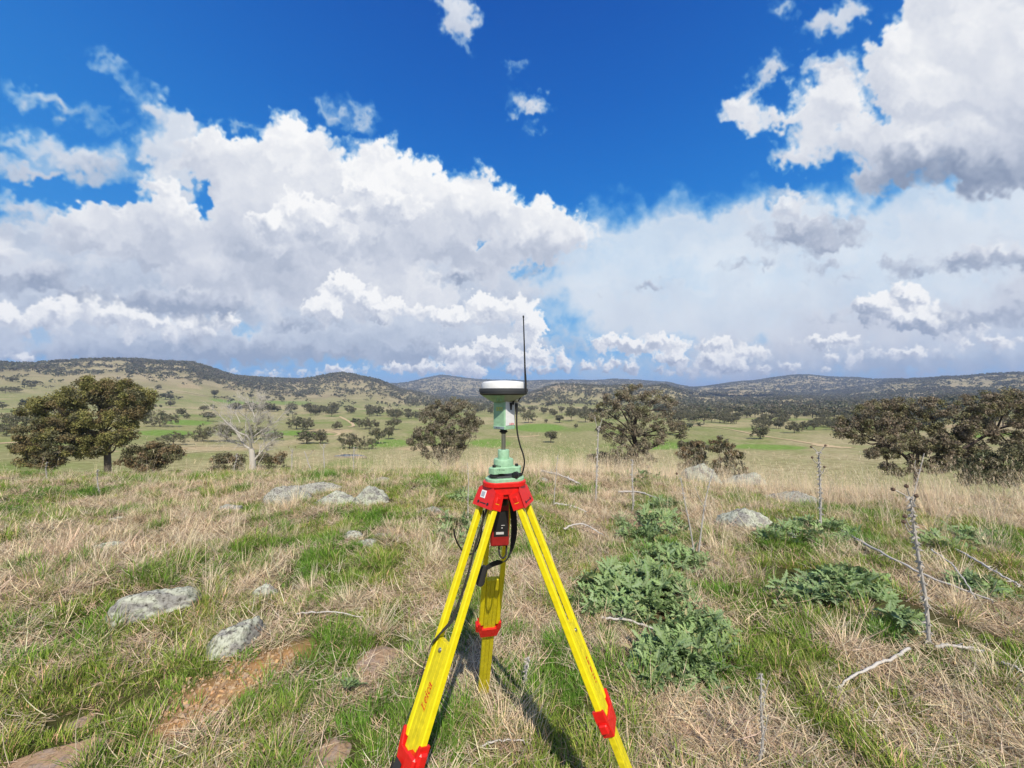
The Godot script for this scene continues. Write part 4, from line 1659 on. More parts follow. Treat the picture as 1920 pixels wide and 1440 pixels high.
const GREEN := Color(0.115, 0.225, 0.03)
const YOUNG := Color(0.235, 0.345, 0.06)
const STRAW := Color(0.58, 0.45, 0.29)
const PALE := Color(0.72, 0.605, 0.425)
const LITTER := Color(0.33, 0.25, 0.185)


func green_tuft(spread: float, tall: float, count: int) -> ArrayMesh:
	var b := Blades.new()
	for i in count:
		var a := rng.randf() * TAU
		var d := sqrt(rng.randf()) * spread
		var c := vary(GREEN.lerp(YOUNG, rng.randf() * 0.9), 0.25)
		if rng.randf() < 0.17:
			c = vary(STRAW, 0.2)
		b.blade(Vector3(cos(a) * d, -0.01, sin(a) * d), a + rng.randf_range(-1.2, 1.2), rng.randf_range(0.0, 0.5), rng.randf_range(0.2, 1.7), tall * rng.randf_range(0.5, 1.25), rng.randf_range(0.0028, 0.0048), c, c.lerp(YOUNG, 0.25), 3, rng.randf_range(-0.6, 0.6))
	return b.mesh()


func straw_mat(spread: float, count: int, long: float) -> ArrayMesh:
	var b := Blades.new()
	var main := rng.randf() * TAU
	for i in count:
		var a := rng.randf() * TAU
		var d := sqrt(rng.randf()) * spread
		var c := vary(STRAW.lerp(LITTER, rng.randf() * 0.8), 0.25)
		if rng.randf() < 0.25:
			c = vary(PALE, 0.15)
		var h := main + rng.randf_range(-1.0, 1.0) if rng.randf() < 0.6 else rng.randf() * TAU
		b.blade(Vector3(cos(a) * d, rng.randf_range(-0.01, 0.02), sin(a) * d), h, rng.randf_range(0.75, 1.68), rng.randf_range(-1.0, 1.2), long * rng.randf_range(0.4, 1.35), rng.randf_range(0.0026, 0.0048), c, c, 3, rng.randf_range(-1.2, 1.2))
	return b.mesh()


func dry_tussock(spread: float, count: int, tall: float, lean: float) -> ArrayMesh:
	var b := Blades.new()
	for i in count:
		var a := rng.randf() * TAU
		var d := sqrt(rng.randf()) * spread
		var c := vary(STRAW.lerp(PALE, rng.randf()), 0.2)
		b.blade(Vector3(cos(a) * d, -0.01, sin(a) * d), a + rng.randf_range(-0.7, 0.7), rng.randf_range(0.0, 0.35) + lean * 0.4, rng.randf_range(0.1, 0.9), tall * rng.randf_range(0.35, 1.15), rng.randf_range(0.002, 0.0036), c, c.lerp(PALE, 0.4), 4, rng.randf_range(-0.8, 0.8))
	return b.mesh()


func tall_stalks(spread: float, count: int, tall: float) -> ArrayMesh:
	var b := Blades.new()
	var wind := PI + rng.randf_range(-0.5, 0.5)
	for i in count:
		var a := rng.randf() * TAU
		var d := sqrt(rng.randf()) * spread
		var c := vary(PALE.lerp(STRAW, rng.randf() * 0.6), 0.15)
		var h := tall * rng.randf_range(0.5, 1.2)
		var at := Vector3(cos(a) * d, -0.01, sin(a) * d)
		var head := wind + rng.randf_range(-1.4, 1.4)
		var l0 := rng.randf_range(0.02, 0.32)
		var bend := rng.randf_range(0.05, 0.5)
		b.blade(at, head, l0, bend, h, 0.0026, c, c, 5, rng.randf() * 2.0)
		if rng.randf() < 0.6:
			# a wispy seed head
			var p := at
			var an := l0
			var dir := Vector3(cos(head), 0, sin(head))
			for k in 5:
				p += (Vector3.UP * cos(an) + dir * sin(an)) * h / 5.0
				an += bend / 5.0
			for k in 5:
				b.blade(p - Vector3(0, 0.012 * k, 0), rng.randf() * TAU, an + rng.randf_range(0.1, 0.7), 0.4, 0.05, 0.003, c, PALE, 2)
	return b.mesh()


func scatter(called: String, meshes: Array, lists: Array, m: Material, label: String, category: String):
	var root := thing(called, label, category)
	root.set_meta("kind", "stuff")
	for k in meshes.size():
		var list: Array = lists[k]
		if list.is_empty():
			continue
		var mm := MultiMesh.new()
		mm.transform_format = MultiMesh.TRANSFORM_3D
		mm.use_colors = true
		mm.mesh = meshes[k]
		mm.instance_count = list.size()
		for i in list.size():
			mm.set_instance_transform(i, list[i][0])
			mm.set_instance_color(i, list[i][1])
		var o := MultiMeshInstance3D.new()
		o.name = "tufts" if k == 0 else "tufts_%03d" % k
		o.multimesh = mm
		o.material_override = m
		o.set_meta("kind", "stuff")
		root.add_child(o)


func seat(x: float, z: float, size: float, flat := 1.0) -> Transform3D:
	var b := Basis(Vector3.UP, rng.randf() * TAU).scaled(Vector3(size, size * flat, size))
	# lie with the slope
	var n := Vector3(height(x - 0.1, z) - height(x + 0.1, z), 0.2, height(x, z - 0.1) - height(x, z + 0.1)).normalized()
	var q := Quaternion(Vector3.UP, n)
	return Transform3D(Basis(q) * b, on_ground(x, z))


func tint(amount: float) -> Color:
	var k := 1.0 + rng.randf_range(-amount, amount)
	return Color(k * (1.0 + rng.randf_range(-0.08, 0.08)), k, k * (1.0 + rng.randf_range(-0.08, 0.08)))


func build_grass():
	var turf := leafy("green grass", 0.4)
	var hay := leafy("dry grass", 0.2)
	var greens := [green_tuft(0.06, 0.065, 50), green_tuft(0.07, 0.085, 54), green_tuft(0.05, 0.05, 48), green_tuft(0.075, 0.15, 60)]
	var mats_ := [straw_mat(0.10, 44, 0.12), straw_mat(0.13, 48, 0.18), straw_mat(0.09, 46, 0.09), straw_mat(0.12, 42, 0.15)]
	var tussocks := [dry_tussock(0.06, 60, 0.20, 0.8), dry_tussock(0.07, 70, 0.28, 0.6), dry_tussock(0.05, 46, 0.16, 1.3)]
	var stalks := [tall_stalks(0.10, 14, 0.58), tall_stalks(0.12, 11, 0.74), tall_stalks(0.08, 9, 0.46)]
	var g_list := [[], [], [], []]
	var m_list := [[], [], [], []]
	var t_list := [[], [], []]
	var s_list := [[], [], []]
	var r := 0.75
	while r < 17.0:
		var dr := 0.06 * sqrt(r)
		var density := 520.0 * pow(2.0 / maxf(r, 2.0), 0.75)
		var reach := 1.3
		var n := int(density * 2.0 * reach * r * dr)
		for i in n:
			var a := rng.randf_range(-reach, reach)
			var q := r + rng.randf() * dr
			var x := q * sin(a)
			var z := -q * cos(a)
			var depth := -z
			if absf(x) > depth * 1.42 + 0.35 and rng.randf() < 0.4:
				continue
			var off := within(keep_off, x, z)
			if off > 0.35:
				continue
			var bare := bareness(x, z)
			if rng.randf() < bare * 1.02:
				continue
			var g := greenness(x, z)
			var clump := patch_noise.get_noise_2d(x * 3.1 + 200.0, z * 3.1)
			var far := smoothstep(2.0, 9.0, q)
			if rng.randf() < g:
				var size := rng.randf_range(0.6, 1.1) * (1.0 + 0.5 * clump) * (1.0 + 0.25 * far)
				var k := rng.randi() % 3
				if rng.randf() < 0.05 + 0.10 * maxf(clump, 0.0):
					k = 3
				var hue := tint(0.18)
				var lush := clampf(0.5 + patch_noise.get_noise_2d(x * 0.9 - 70.0, z * 0.9) * 1.5, 0.0, 1.0)
				hue *= Color(1.32, 1.08, 1.2).lerp(Color(0.72, 0.9, 0.75), lush)
				g_list[k].append([seat(x, z, size), hue])
			else:
				var size := rng.randf_range(0.75, 1.25) * (1.0 + 0.2 * far)
				var k := rng.randi() % 4
				m_list[k].append([seat(x, z, size, rng.randf_range(0.45, 0.9)), tint(0.15) * Color(1, 1, 1).lerp(Color(0.86, 0.84, 0.82), clampf(0.5 + clump, 0, 1))])
				if rng.randf() < (0.016 + 0.07 * maxf(0.0, clump) + 0.08 * far) * (1.0 - bare):
					t_list[rng.randi() % 3].append([seat(x, z, rng.randf_range(0.6, 1.15)), tint(0.12)])
			# tall stalks stand mostly along the brow and among the dry patches
			var brow := smoothstep(5.5, 9.5, q)
			var chance := (0.003 + 0.11 * brow * smoothstep(-9.0, 4.0, x + 2.0 * clump)) * (1.25 - g)
			if q > 2.6 and rng.randf() < chance:
				s_list[rng.randi() % 3].append([seat(x, z, rng.randf_range(0.7, 1.15)), tint(0.1)])
		r += dr
	# crumbs of soil and small stones on the bare patches
	var crumbs := []
	var crumb_lists := []
	for k in 3:
		crumbs.append(rock_mesh_small(40 + k))
		crumb_lists.append([])
	for sp in bare_spots:
		for i in 900:
			var a := rng.randf() * TAU
			var d := sqrt(rng.randf()) * 1.15
			var q: Vector2 = sp.at + sp.along * cos(a) * d + sp.across * sin(a) * d
			var size := 0.003 + 0.014 * pow(rng.randf(), 6.0)
			var earth := Color(0.46, 0.28, 0.13).lerp(Color(0.34, 0.25, 0.17), rng.randf()) * tint(0.25)
			crumb_lists[rng.randi() % 3].append([Transform3D(Basis.from_euler(anywhere() * 3.0).scaled(Vector3.ONE * size), on_ground(q.x, q.y, size * 0.2)), earth])
	var soil := paint("soil crumbs", Color(1, 1, 1), 1.0)
	soil.vertex_color_use_as_albedo = true
	scatter("soil_crumbs", crumbs, crumb_lists, soil, "loose crumbs and small stones on the orange bare earth", "gravel")
	scatter("green_grass", greens, g_list, turf, "short green grass in patches over the hilltop", "grass")
	scatter("dry_grass", mats_, m_list, hay, "matted straw and dead grass between the green patches", "grass")
	scatter("dry_tussock_grass", tussocks, t_list, hay, "upright tussocks of dry tan grass on the hilltop", "grass")
	scatter("tall_dry_grass", stalks, s_list, hay, "tall pale grass stalks along the brow of the hill", "grass")


# ---------------------------------------------------------------- trees

func limb(s: Shape, points: Array, r0: float, r1: float, seg := 6):
	var line := smoothed(points, 4)
	var radii := []
	for i in line.size():
		radii.append(lerpf(r0, r1, pow(float(i) / (line.size() - 1), 0.8)))
	s.tube(line, radii, seg, false)


func anywhere() -> Vector3:
	var y := rng.randf_range(-1, 1)
	var a := rng.randf() * TAU
	var h := sqrt(1.0 - y * y)
	return Vector3(h * cos(a), y, h * sin(a))


func leaf_clump(b: Blades, at: Vector3, radius: float, count: int, size: float, cols: Array, flat := 0.8):
	var base: Color = cols[rng.randi() % cols.size()]
	for i in count:
		var d := anywhere() * pow(rng.randf(), 0.45) * radius
		d.y *= flat
		var p := at + d
		var u := anywhere()
		var w := u.cross(anywhere()).normalized()
		u = (u + Vector3(0, -0.5, 0)).normalized()
		var l := size * rng.randf_range(0.6, 1.4)
		var col := vary(base, 0.28)
		b.v.append_array(PackedVector3Array([p - w * l * 0.28, p + w * l * 0.28, p + u * l]))
		b.c.append_array(PackedColorArray([col, col, col]))


func grown_tree(called: String, label: String, at: Vector3, lobes: Array, forks: Array, trunk_r: float, bark: Color, cols: Array, clumps: int, per_clump: int, leaf: float, clump_r: float, bare := 0.0, branching := false) -> Node3D:
	# lobes: [centre, radii, fork index]; forks: points on the trunk from which the limbs spring; the first is the foot
	var root := thing(called, label, "bush" if "bush" in called or "shrub" in called else "tree", at)
	var wood := Shape.new()
	wood.tint = bark
	var b := Blades.new()
	limb(wood, forks.slice(0, 2) if branching else forks, trunk_r, trunk_r * 0.55, 9)
	if branching:
		for k in range(2, forks.size()):
			limb(wood, [forks[1], (forks[1] as Vector3).lerp(forks[k], 0.5) + Vector3(0, 0.12, 0.1) + anywhere() * 0.15, forks[k]], trunk_r * 0.55, trunk_r * 0.3, 7)
	for l in lobes:
		var c: Vector3 = l[0]
		var rad: Vector3 = l[1]
		var f: Vector3 = forks[l[2]]
		var mid := f.lerp(c, 0.5) + anywhere() * rad.length() * 0.2 + Vector3(0, -0.06 * f.distance_to(c), 0)
		var r0: float = trunk_r * (0.34 if l[2] > 0 else 0.3)
		limb(wood, [f, mid, c + Vector3(0, -rad.y * 0.2, 0)], r0, r0 * 0.4)
		var share := int(2.1 * clumps * rad.x * rad.y / 6.0) + 5
		for k in share:
			var d := anywhere()
			d.y = d.y * 0.9 + 0.1
			var e := c + d * rad * pow(rng.randf_range(0.25, 1.0), 0.4)
			var from := mid.lerp(c, rng.randf())
			if k % 2 == 0:
				limb(wood, [from, from.lerp(e, 0.55) + anywhere() * 0.25, e], r0 * 0.2, r0 * 0.05, 4)
			if rng.randf() < bare:
				# twigs without leaves
				for j in 4:
					limb(wood, [e, e + anywhere() * clump_r * 0.8, e + (anywhere() + Vector3(0, 0.4, 0)) * clump_r * 1.5], r0 * 0.07, r0 * 0.03, 3)
			else:
				leaf_clump(b, e, clump_r * rng.randf_range(0.7, 1.4), int(per_clump * rng.randf_range(0.8, 1.8)), leaf * 1.15, cols)
	part("trunk", wood.mesh(), bark_material(), root)
	if b.v.size():
		part("crown", b.mesh(), leafy("gum leaves", 0.3), root)
	return root


func bark_material() -> StandardMaterial3D:
	var m := paint("bark", Color(1, 1, 1), 0.95)
	m.vertex_color_use_as_albedo = true
	m.metallic_specular = 0.15
	return m


const OLIVE := Color(0.215, 0.205, 0.075)
const DULL := Color(0.135, 0.13, 0.07)
const GREYGREEN := Color(0.21, 0.195, 0.135)
const RUSTY := Color(0.22, 0.16, 0.09)
const DARK := Color(0.07, 0.078, 0.042)


func spot_at(px: float, deep: float, sink := 0.0) -> Vector3:
	var x := (px - 960.0) / FOCAL * deep
	return Vector3(x, height(x, -deep) - sink, -deep)


func near_trees():
	# big gum on the left
	var p := spot_at(206, 50.0)
	var u := 50.0 / FOCAL     # metres per photo pixel there
	var lift := EYE + (HORIZON_ROW - 866.0) * u - p.y   # height of the row 866 above the foot
	var at := func(px: float, row: float, z := 0.0) -> Vector3:
		return Vector3((px - 206.0) * u, (866.0 - row) * u + lift, z)
	grown_tree("gum_tree", "big leafy olive gum tree with dense high crown on the far left below the brow", p,
		[[at.call(170, 745, 0), Vector3(2.8, 1.9, 2.6), 3], [at.call(120, 765, 0.6), Vector3(2.3, 1.6, 2.2), 2], [at.call(215, 735, -0.4), Vector3(2.8, 1.6, 2.4), 3], [at.call(255, 750, 0), Vector3(2.0, 1.6, 2.0), 3], [at.call(90, 755, 0), Vector3(1.5, 1.2, 1.6), 2], [at.call(190, 785, 0.9), Vector3(2.6, 1.5, 2.0), 2], [at.call(140, 795, 0.5), Vector3(2.0, 1.2, 1.8), 2], [at.call(235, 785, 0), Vector3(1.7, 1.3, 1.6), 2], [at.call(180, 722, 0), Vector3(2.2, 1.1, 2.0), 3], [at.call(200, 820, 0.6), Vector3(1.6, 1.0, 1.5), 1], [at.call(240, 808, 0.4), Vector3(1.5, 1.0, 1.4), 1], [at.call(250, 770, 0.0), Vector3(1.8, 1.3, 1.6), 2], [at.call(75, 770, 0.4), Vector3(1.4, 1.0, 1.4), 2], [at.call(125, 800, 0.6), Vector3(1.9, 1.2, 1.6), 2], [at.call(150, 822, 0.6), Vector3(1.6, 1.0, 1.4), 1], [at.call(228, 822, 0.3), Vector3(1.3, 0.9, 1.2), 1], [at.call(195, 838, 0.9), Vector3(1.5, 0.9, 1.0), 1], [at.call(170, 846, 0.5), Vector3(1.2, 0.7, 1.0), 1]],
		[Vector3.ZERO, at.call(204, 852), at.call(196, 815), at.call(188, 775)], 0.42, Color(0.10, 0.085, 0.07), [OLIVE, OLIVE, Color(0.26, 0.25, 0.09), Color(0.2, 0.16, 0.08), DULL], 24, 120, 0.2, 0.6)
	p = spot_at(92, 46.0)
	u = 46.0 / FOCAL
	lift = EYE + (HORIZON_ROW - 872.0) * u - p.y
	var at0 := func(px: float, row: float, z := 0.0) -> Vector3:
		return Vector3((px - 92.0) * u, (872.0 - row) * u + lift, z)
	grown_tree("gum_tree", "smaller brownish gum standing against the left side of the big olive gum", p,
		[[at0.call(85, 795), Vector3(1.7, 1.1, 1.5), 2], [at0.call(60, 815), Vector3(1.5, 1.1, 1.4), 1], [at0.call(105, 820, 0.4), Vector3(1.6, 1.1, 1.4), 2], [at0.call(45, 840), Vector3(1.2, 0.9, 1.1), 1], [at0.call(80, 840, 0.6), Vector3(1.6, 1.0, 1.3), 1], [at0.call(115, 848, 0.3), Vector3(1.3, 0.9, 1.2), 1], [at0.call(65, 862, 0.3), Vector3(1.5, 0.8, 1.2), 1], [at0.call(105, 866, 0.5), Vector3(1.4, 0.8, 1.2), 1]],
		[Vector3.ZERO, at0.call(94, 862), at0.call(92, 830)], 0.22, Color(0.11, 0.09, 0.07), [Color(0.2, 0.16, 0.08), OLIVE, Color(0.2, 0.16, 0.08), DULL], 26, 110, 0.19, 0.52)
	# dark bush beside it
	p = spot_at(290, 42.0)
	u = 42.0 / FOCAL
	lift = EYE + (HORIZON_ROW - 868.0) * u - p.y
	var at2 := func(px: float, row: float, z := 0.0) -> Vector3:
		return Vector3((px - 290.0) * u, (868.0 - row) * u + lift, z)
	grown_tree("dark_bush", "low dark bush right of the big olive gum, on the brow's far side", p,
		[[at2.call(265, 852), Vector3(1.4, 1.0, 1.2), 1], [at2.call(295, 845), Vector3(1.6, 1.1, 1.3), 1], [at2.call(320, 852), Vector3(1.1, 0.9, 1.1), 1], [at2.call(285, 868), Vector3(2.0, 0.9, 1.3), 1], [at2.call(250, 864, 0.3), Vector3(0.9, 0.6, 0.9), 1]],
		[Vector3.ZERO, at2.call(290, 875)], 0.2, Color(0.12, 0.1, 0.08), [DULL, RUSTY, Color(0.11, 0.10, 0.05)], 30, 80, 0.2, 0.45, 0.1)
	# pale dead tree
	dead_tree()
	# round grey bush tree left of the receiver
	p = spot_at(836, 36.0)
	u = 36.0 / FOCAL
	lift = EYE + (HORIZON_ROW - 862.0) * u - p.y
	var at3 := func(px: float, row: float, z := 0.0) -> Vector3:
		return Vector3((px - 836.0) * u, (862.0 - row) * u + lift, z)
	grown_tree("shrubby_tree", "rounded grey many-stemmed tree just left of the receiver", p,
		[[at3.call(838, 775), Vector3(1.6, 1.1, 1.5), 0], [at3.call(808, 785), Vector3(1.3, 1.0, 1.3), 0], [at3.call(868, 778), Vector3(1.4, 1.1, 1.3), 0], [at3.call(885, 795), Vector3(0.9, 0.9, 1.0), 0], [at3.call(835, 800, 0.5), Vector3(1.7, 1.1, 1.2), 0], [at3.call(865, 808, 0.3), Vector3(1.2, 1.0, 1.1), 0], [at3.call(800, 812, 0.2), Vector3(1.2, 1.0, 1.1), 0], [at3.call(830, 828, 0.4), Vector3(1.4, 0.8, 1.0), 0], [at3.call(780, 830, 0), Vector3(1.0, 0.8, 0.9), 0], [at3.call(855, 830), Vector3(1.0, 0.8, 0.8), 0], [at3.call(815, 845, 0.3), Vector3(1.2, 0.7, 0.8), 0], [at3.call(845, 852, 0.4), Vector3(1.2, 0.7, 0.8), 0], [at3.call(885, 815), Vector3(0.9, 0.9, 0.8), 0], [at3.call(850, 760), Vector3(1.4, 0.8, 1.2), 0], [at3.call(815, 768), Vector3(1.2, 0.8, 1.1), 0]],
		[Vector3.ZERO, at3.call(836, 850)], 0.16, Color(0.2, 0.17, 0.14), [GREYGREEN, Color(0.23, 0.2, 0.15), Color(0.17, 0.155, 0.1)], 36, 80, 0.13, 0.34, 0.13)
	# gum in the middle
	p = spot_at(1188, 44.0)
	u = 44.0 / FOCAL
	lift = EYE + (HORIZON_ROW - 868.0) * u - p.y
	var at4 := func(px: float, row: float, z := 0.0) -> Vector3:
		return Vector3((px - 1188.0) * u, (868.0 - row) * u + lift, z)
	grown_tree("gum_tree", "brownish gum tree with dark forked trunk in the middle, right of the receiver", p,
		[[at4.call(1186, 738, -0.3), Vector3(2.0, 1.2, 1.7), 3], [at4.call(1150, 745, 0.5), Vector3(1.5, 1.1, 1.27), 2], [at4.call(1225, 748, 0.2), Vector3(1.7, 1.1, 1.44), 3], [at4.call(1246, 765, 0.7), Vector3(1.4, 1.2, 1.19), 3], [at4.call(1135, 768, -0.3), Vector3(1.3, 1.0, 1.1), 2], [at4.call(1118, 782, 0.5), Vector3(1.0, 0.8, 0.85), 2], [at4.call(1175, 770, 0.2), Vector3(1.9, 1.2, 1.61), 2], [at4.call(1215, 778, 0.7), Vector3(1.7, 1.2, 1.44), 3], [at4.call(1158, 795, -0.3), Vector3(1.6, 1.1, 1.36), 1], [at4.call(1205, 805, 0.5), Vector3(1.5, 1.1, 1.27), 1], [at4.call(1245, 798, 0.2), Vector3(1.4, 1.1, 1.19), 2], [at4.call(1268, 806, 0.7), Vector3(1.0, 0.9, 0.85), 2], [at4.call(1150, 822, -0.3), Vector3(1.4, 1.0, 1.19), 1], [at4.call(1185, 822, 0.5), Vector3(1.5, 1.1, 1.27), 1], [at4.call(1220, 828, 0.2), Vector3(1.4, 0.9, 1.19), 1], [at4.call(1165, 845, 0.7), Vector3(1.4, 0.9, 1.19), 1], [at4.call(1200, 848, -0.3), Vector3(1.4, 0.9, 1.19), 1], [at4.call(1240, 822, 0.5), Vector3(1.0, 0.7, 0.85), 1], [at4.call(1172, 862, 0.2), Vector3(1.3, 0.9, 1.1), 0], [at4.call(1205, 864, 0.7), Vector3(1.2, 0.8, 1.02), 0], [at4.call(1132, 806, -0.3), Vector3(0.9, 0.7, 0.77), 1]],
		[Vector3.ZERO, at4.call(1192, 845), at4.call(1188, 815), at4.call(1192, 780)], 0.36, Color(0.085, 0.07, 0.06), [Color(0.25, 0.21, 0.15), DULL * Color(1.25, 1.25, 1.25), Color(0.26, 0.225, 0.165), GREYGREEN * Color(1.2, 1.2, 1.2), Color(0.21, 0.185, 0.13)], 24, 84, 0.145, 0.40, 0.12)
	# spreading tree on the right
	p = spot_at(1712, 25.0)
	u = 25.0 / FOCAL
	lift = EYE + (HORIZON_ROW - 895.0) * u - p.y
	var at5 := func(px: float, row: float, z := 0.0) -> Vector3:
		return Vector3((px - 1712.0) * u, (895.0 - row) * u + lift, z)
	grown_tree("spreading_tree", "wide flat-topped brown tree with bare spreading limbs on the far right", p,
		[[at5.call(1765, 812, 0.3), Vector3(1.1, 0.5, 0.9), 3], [at5.call(1800, 815, 0.2), Vector3(1.1, 0.5, 0.9), 3], [at5.call(1835, 805, 0.2), Vector3(1.0, 0.5, 0.9), 4], [at5.call(1740, 845, 0.4), Vector3(1.0, 0.5, 0.8), 3], [at5.call(1810, 860, 0.5), Vector3(1.2, 0.6, 0.9), 3], [at5.call(1640, 850, 0.4), Vector3(0.9, 0.4, 0.7), 2], [at5.call(1590, 812, -0.45), Vector3(0.8, 0.5, 0.68), 2], [at5.call(1612, 798, -0.7), Vector3(1.0, 0.6, 0.85), 2], [at5.call(1640, 780, -0.15), Vector3(1.2, 0.7, 1.02), 2], [at5.call(1675, 768, -0.61), Vector3(1.3, 0.75, 1.1), 2], [at5.call(1712, 762, -0.77), Vector3(1.2, 0.7, 1.02), 5], [at5.call(1748, 766, -0.14), Vector3(1.1, 0.7, 0.94), 3], [at5.call(1785, 770, 0.84), Vector3(1.1, 0.7, 0.94), 3], [at5.call(1822, 758, 0.62), Vector3(1.2, 0.8, 1.02), 3], [at5.call(1862, 752, 0.55), Vector3(1.2, 0.8, 1.02), 4], [at5.call(1900, 762, -0.48), Vector3(1.1, 0.8, 0.94), 4], [at5.call(1940, 775, 0.12), Vector3(1.2, 0.9, 1.02), 4], [at5.call(1620, 818, -0.37), Vector3(1.0, 0.5, 0.85), 2], [at5.call(1655, 805, -0.57), Vector3(1.2, 0.6, 1.02), 2], [at5.call(1695, 795, -0.7), Vector3(1.3, 0.6, 1.1), 5], [at5.call(1735, 795, -0.49), Vector3(1.2, 0.6, 1.02), 5], [at5.call(1770, 795, 0.86), Vector3(1.0, 0.5, 0.85), 3], [at5.call(1650, 830, 0.67), Vector3(1.0, 0.45, 0.85), 2], [at5.call(1690, 822, 0.63), Vector3(1.2, 0.5, 1.02), 5], [at5.call(1730, 825, 0.62), Vector3(1.1, 0.5, 0.94), 5], [at5.call(1675, 850, -0.53), Vector3(0.9, 0.45, 0.77), 2], [at5.call(1715, 850, -0.31), Vector3(1.0, 0.45, 0.85), 1], [at5.call(1760, 840, 0.29), Vector3(0.9, 0.4, 0.77), 3], [at5.call(1750, 865, 0.49), Vector3(1.0, 0.45, 0.85), 3], [at5.call(1700, 875, 0.72), Vector3(1.0, 0.45, 0.85), 1], [at5.call(1800, 845, 0.77), Vector3(0.9, 0.4, 0.77), 3], [at5.call(1840, 838, -0.74), Vector3(0.9, 0.45, 0.77), 4], [at5.call(1880, 825, 0.25), Vector3(1.0, 0.5, 0.85), 4], [at5.call(1920, 820, 0.38), Vector3(1.1, 0.6, 0.94), 4], [at5.call(1790, 870, 0.06), Vector3(1.1, 0.5, 0.94), 3], [at5.call(1960, 830, -0.56), Vector3(1.2, 0.8, 1.02), 4], [at5.call(1660, 880, -0.0), Vector3(0.8, 0.4, 0.68), 2], [at5.call(1850, 790, -0.73), Vector3(0.9, 0.45, 0.77), 4], [at5.call(1895, 795, 0.88), Vector3(0.9, 0.45, 0.77), 4]],
		[Vector3.ZERO, at5.call(1714, 880), at5.call(1648, 828, 0.2), at5.call(1775, 832, 0.1), at5.call(1870, 806, -0.1), at5.call(1715, 815, 0.0)], 0.19, Color(0.075, 0.062, 0.052), [Color(0.23, 0.19, 0.135), Color(0.25, 0.205, 0.15), DULL * Color(1.3, 1.3, 1.3), Color(0.20, 0.175, 0.12), Color(0.21, 0.195, 0.105)], 82, 78, 0.1, 0.25, 0.08, true)
	# dark bush under it
	p = spot_at(1870, 22.0)
	u = 22.0 / FOCAL
	lift = EYE + (HORIZON_ROW - 905.0) * u - p.y
	var at6 := func(px: float, row: float, z := 0.0) -> Vector3:
		return Vector3((px - 1870.0) * u, (905.0 - row) * u + lift, z)
	grown_tree("dark_bush", "dark dense bush at the right edge under the spreading tree", p,
		[[at6.call(1830, 875), Vector3(1.1, 0.7, 1.0), 0], [at6.call(1870, 862), Vector3(1.2, 0.8, 1.0), 0], [at6.call(1910, 858), Vector3(1.1, 0.9, 1.0), 0], [at6.call(1850, 895), Vector3(1.4, 0.6, 0.9), 0], [at6.call(1900, 890), Vector3(1.2, 0.7, 0.9), 0], [at6.call(1955, 870), Vector3(1.1, 0.9, 1.0), 0], [at6.call(1795, 892), Vector3(0.8, 0.5, 0.7), 0]],
		[Vector3.ZERO, Vector3(0, 0.5, 0)], 0.1, Color(0.11, 0.09, 0.07), [DARK * Color(1.4, 1.4, 1.4), DULL, Color(0.12, 0.11, 0.07)], 90, 70, 0.1, 0.26, 0.1)
	# small bushes on the far side of the brow
	for e in [[1296, 862, 44, 26, 60.0, "reddish low bush behind the pale cracked boulder"], [1286, 845, 26, 22, 66.0, "small dark bush above the reddish low bush, left one of two"], [1312, 843, 24, 20, 66.0, "small dark bush above the reddish low bush, right one of two"], [1350, 850, 36, 36, 58.0, "slender small tree with rounded head right of the reddish low bush"], [1376, 862, 40, 22, 50.0, "thin grey twiggy bush right of the slender small tree"], [1142, 868, 60, 22, 46.0, "low brown bush at the left foot of the middle gum"], [510, 872, 60, 26, 40.0, "low dark bush behind the foot of the pale dead tree"], [430, 872, 50, 24, 44.0, "low dark bush left of the foot of the pale dead tree"]]:
		var q := spot_at(e[0], e[4])
		var w: float = e[4] / FOCAL
		var top: float = EYE + (HORIZON_ROW - e[1]) * w - q.y
		var list := []
		for k in 4:
			list.append([Vector3((k - 1.5) * e[2] * w * 0.24, top + e[3] * w * rng.randf_range(0.3, 0.6), rng.randf_range(-0.4, 0.4)), Vector3(e[2] * w * 0.26, e[3] * w * 0.34, e[2] * w * 0.22), 1])
		for k in 5:
			list.append([Vector3((k - 2) * e[2] * w * 0.19, maxf(top * rng.randf_range(0.35, 0.8), 0.2), rng.randf_range(-0.3, 0.5)), Vector3(e[2] * w * 0.24, maxf(top * 0.4, e[3] * w * 0.3), e[2] * w * 0.2), 0])
		grown_tree("small_bush", e[5], q, list, [Vector3.ZERO, Vector3(0, top * 0.8, 0)], 0.12, Color(0.11, 0.09, 0.07), [DULL, RUSTY, GREYGREEN], 30, 60, 0.2, 0.4, 0.35 if "twiggy" in e[5] else 0.05)


